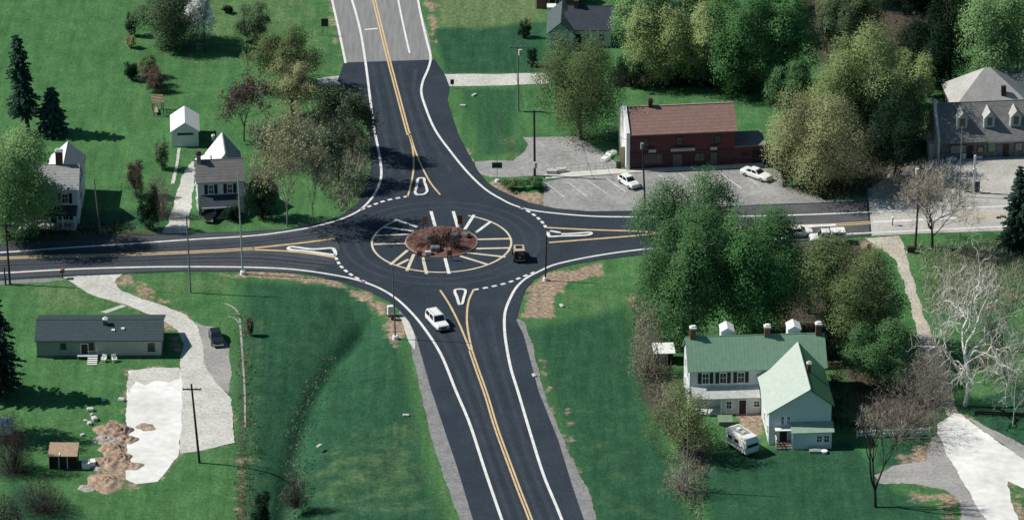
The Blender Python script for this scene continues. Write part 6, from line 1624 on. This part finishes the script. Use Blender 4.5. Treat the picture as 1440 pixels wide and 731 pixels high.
# centre right clump
leaf_tree((890, 246, 1042, 366), 388, 'mid', 'broad tree with loose green crown overlapping the parking lot', n=14000, lobes=16, leaf=.34, shell=.45, twiggy=3, twigmat=GREYTWIG, bx=972)
leaf_tree((896, 305, 1030, 478), 488, 'mid', 'tall deep green tree at the left of the clump behind the farmhouse', n=17000, lobes=18, leaf=.38)
leaf_tree((988, 305, 1132, 474), 482, 'vivid', 'biggest vivid green tree in the middle of the clump behind the farmhouse', n=19000, lobes=20, leaf=.38)
leaf_tree((1118, 340, 1270, 478), 496, 'olive', 'wide dull olive tree at the right of the clump, next to the dirt track', n=14000, lobes=16, leaf=.34, bark=DKBARK, twiggy=3, twigmat=GREYTWIG)
leaf_tree((1094, 346, 1180, 412), 440, 'mid', 'mid green tree behind the wide olive one, close to the white pickup', n=6000, lobes=10, leaf=.36)
shrub((1184, 452, 1288, 540), 542, 'mid', 'dense round green bush right of the farmhouse roof', 8000, .32, lobes=12)
shrub((1180, 430, 1240, 480), 500, 'olive', 'olive bush peeping over the dense round green bush', 2500)
shrub((912, 545, 1014, 640), 640, 'olive', 'loose olive bush covering the left porch end of the farmhouse', 4500, .27, lobes=11)
brush((925, 622, 992, 688), 692, 'bare grey brush around the thin pole left of the camper', GREYTWIG, 1300)
brush((882, 410, 935, 520), 526, 'bare tan brush left of the shed with the white roof', GREYTWIG, 1700, fol='taupe', nleaf=800)
brush((1210, 512, 1330, 606), 612, 'wide thicket of reddish bare branches right of the farmhouse', PINKTWIG, 2900)
brush((1272, 470, 1345, 552), 566, 'grey bare brush where the dirt track ends', GREYTWIG, 5088)
bare_tree((1198, 556, 1268, 690), 712, 'slender bare tree with dark forked trunk on the front lawn', DKBARK, TANTWIG, bx=1231, levels=4, kids=(3, 3, 3, 3), twigs=8, twig_len=.9, trunk=.15, r0=.36, spread=.34, up=.45, taper=.82)
bare_tree((1272, 342, 1452, 560), 570, 'white barked sycamore with crooked pale limbs on the right lawn', PALEBARK, TANTWIG, bx=1357, levels=5, kids=(5, 4, 4, 3, 3), twigs=2, twig_len=1.0, twig_w=.045, trunk=.34, r0=.46, spread=.85, up=.14, wiggle=.36, taper=.8)
bare_tree((1352, 340, 1475, 510), 530, 'second pale limbed bare tree with dark lower trunk at the right edge', DKBARK, TANTWIG, bx=1412, levels=5, kids=(6, 4, 4, 3, 3), twigs=5, twig_w=.05, trunk=.3, r0=.36, spread=.7, wiggle=.32, taper=.74)
bare_tree((1388, 440, 1460, 590), 600, 'leaning pale bare tree cut by the right edge', PALEBARK, GREYTWIG, levels=5, kids=(4, 4, 3, 3, 2), twigs=3, trunk=.3, r0=.2, spread=.6, wiggle=.3)
thicket('undergrowth', [(1290, 345), (1445, 335), (1445, 430), (1360, 450), (1300, 440)], 'pale dry brush below the road at the right edge', 3600, 1.0, TANTWIG, 'olive', 500, 9, .5)
thicket('undergrowth', [(888, 415), (925, 430), (945, 520), (985, 590), (1000, 640), (985, 735), (970, 735), (955, 640), (905, 540)], 'tangled dry brambles along the fence line left of the farmhouse', 2400, .9, GREYTWIG, 'dusky', 1500, 10)
thicket('undergrowth', [(1200, 560), (1300, 540), (1330, 590), (1300, 605), (1210, 608)], 'leafless reddish scrub in front of the white board fence', 2200, .9, PINKTWIG, None, 0, 11)
thicket('undergrowth', [(1060, 470), (1170, 462), (1186, 540), (1200, 610), (1172, 600), (1160, 500)], 'dark brush in the shade behind and beside the farmhouse', 1500, 1.0, DKTWIG, 'dark', 900, 12)
# planting on the mound
for q, (px, base, lb) in enumerate((((600, 322, 622, 346), 348, 'low dark twiggy bush left on the central mound'), ((616, 318, 640, 342), 344, 'low dark twiggy bush at the top of the central mound'), ((628, 328, 652, 350), 352, 'low dark twiggy bush right on the central mound'))):
    b_ = brush(px, base, lb, DKTWIG, 650, group='bushes on the central mound', ln=.5)
    b_.location.z = .45
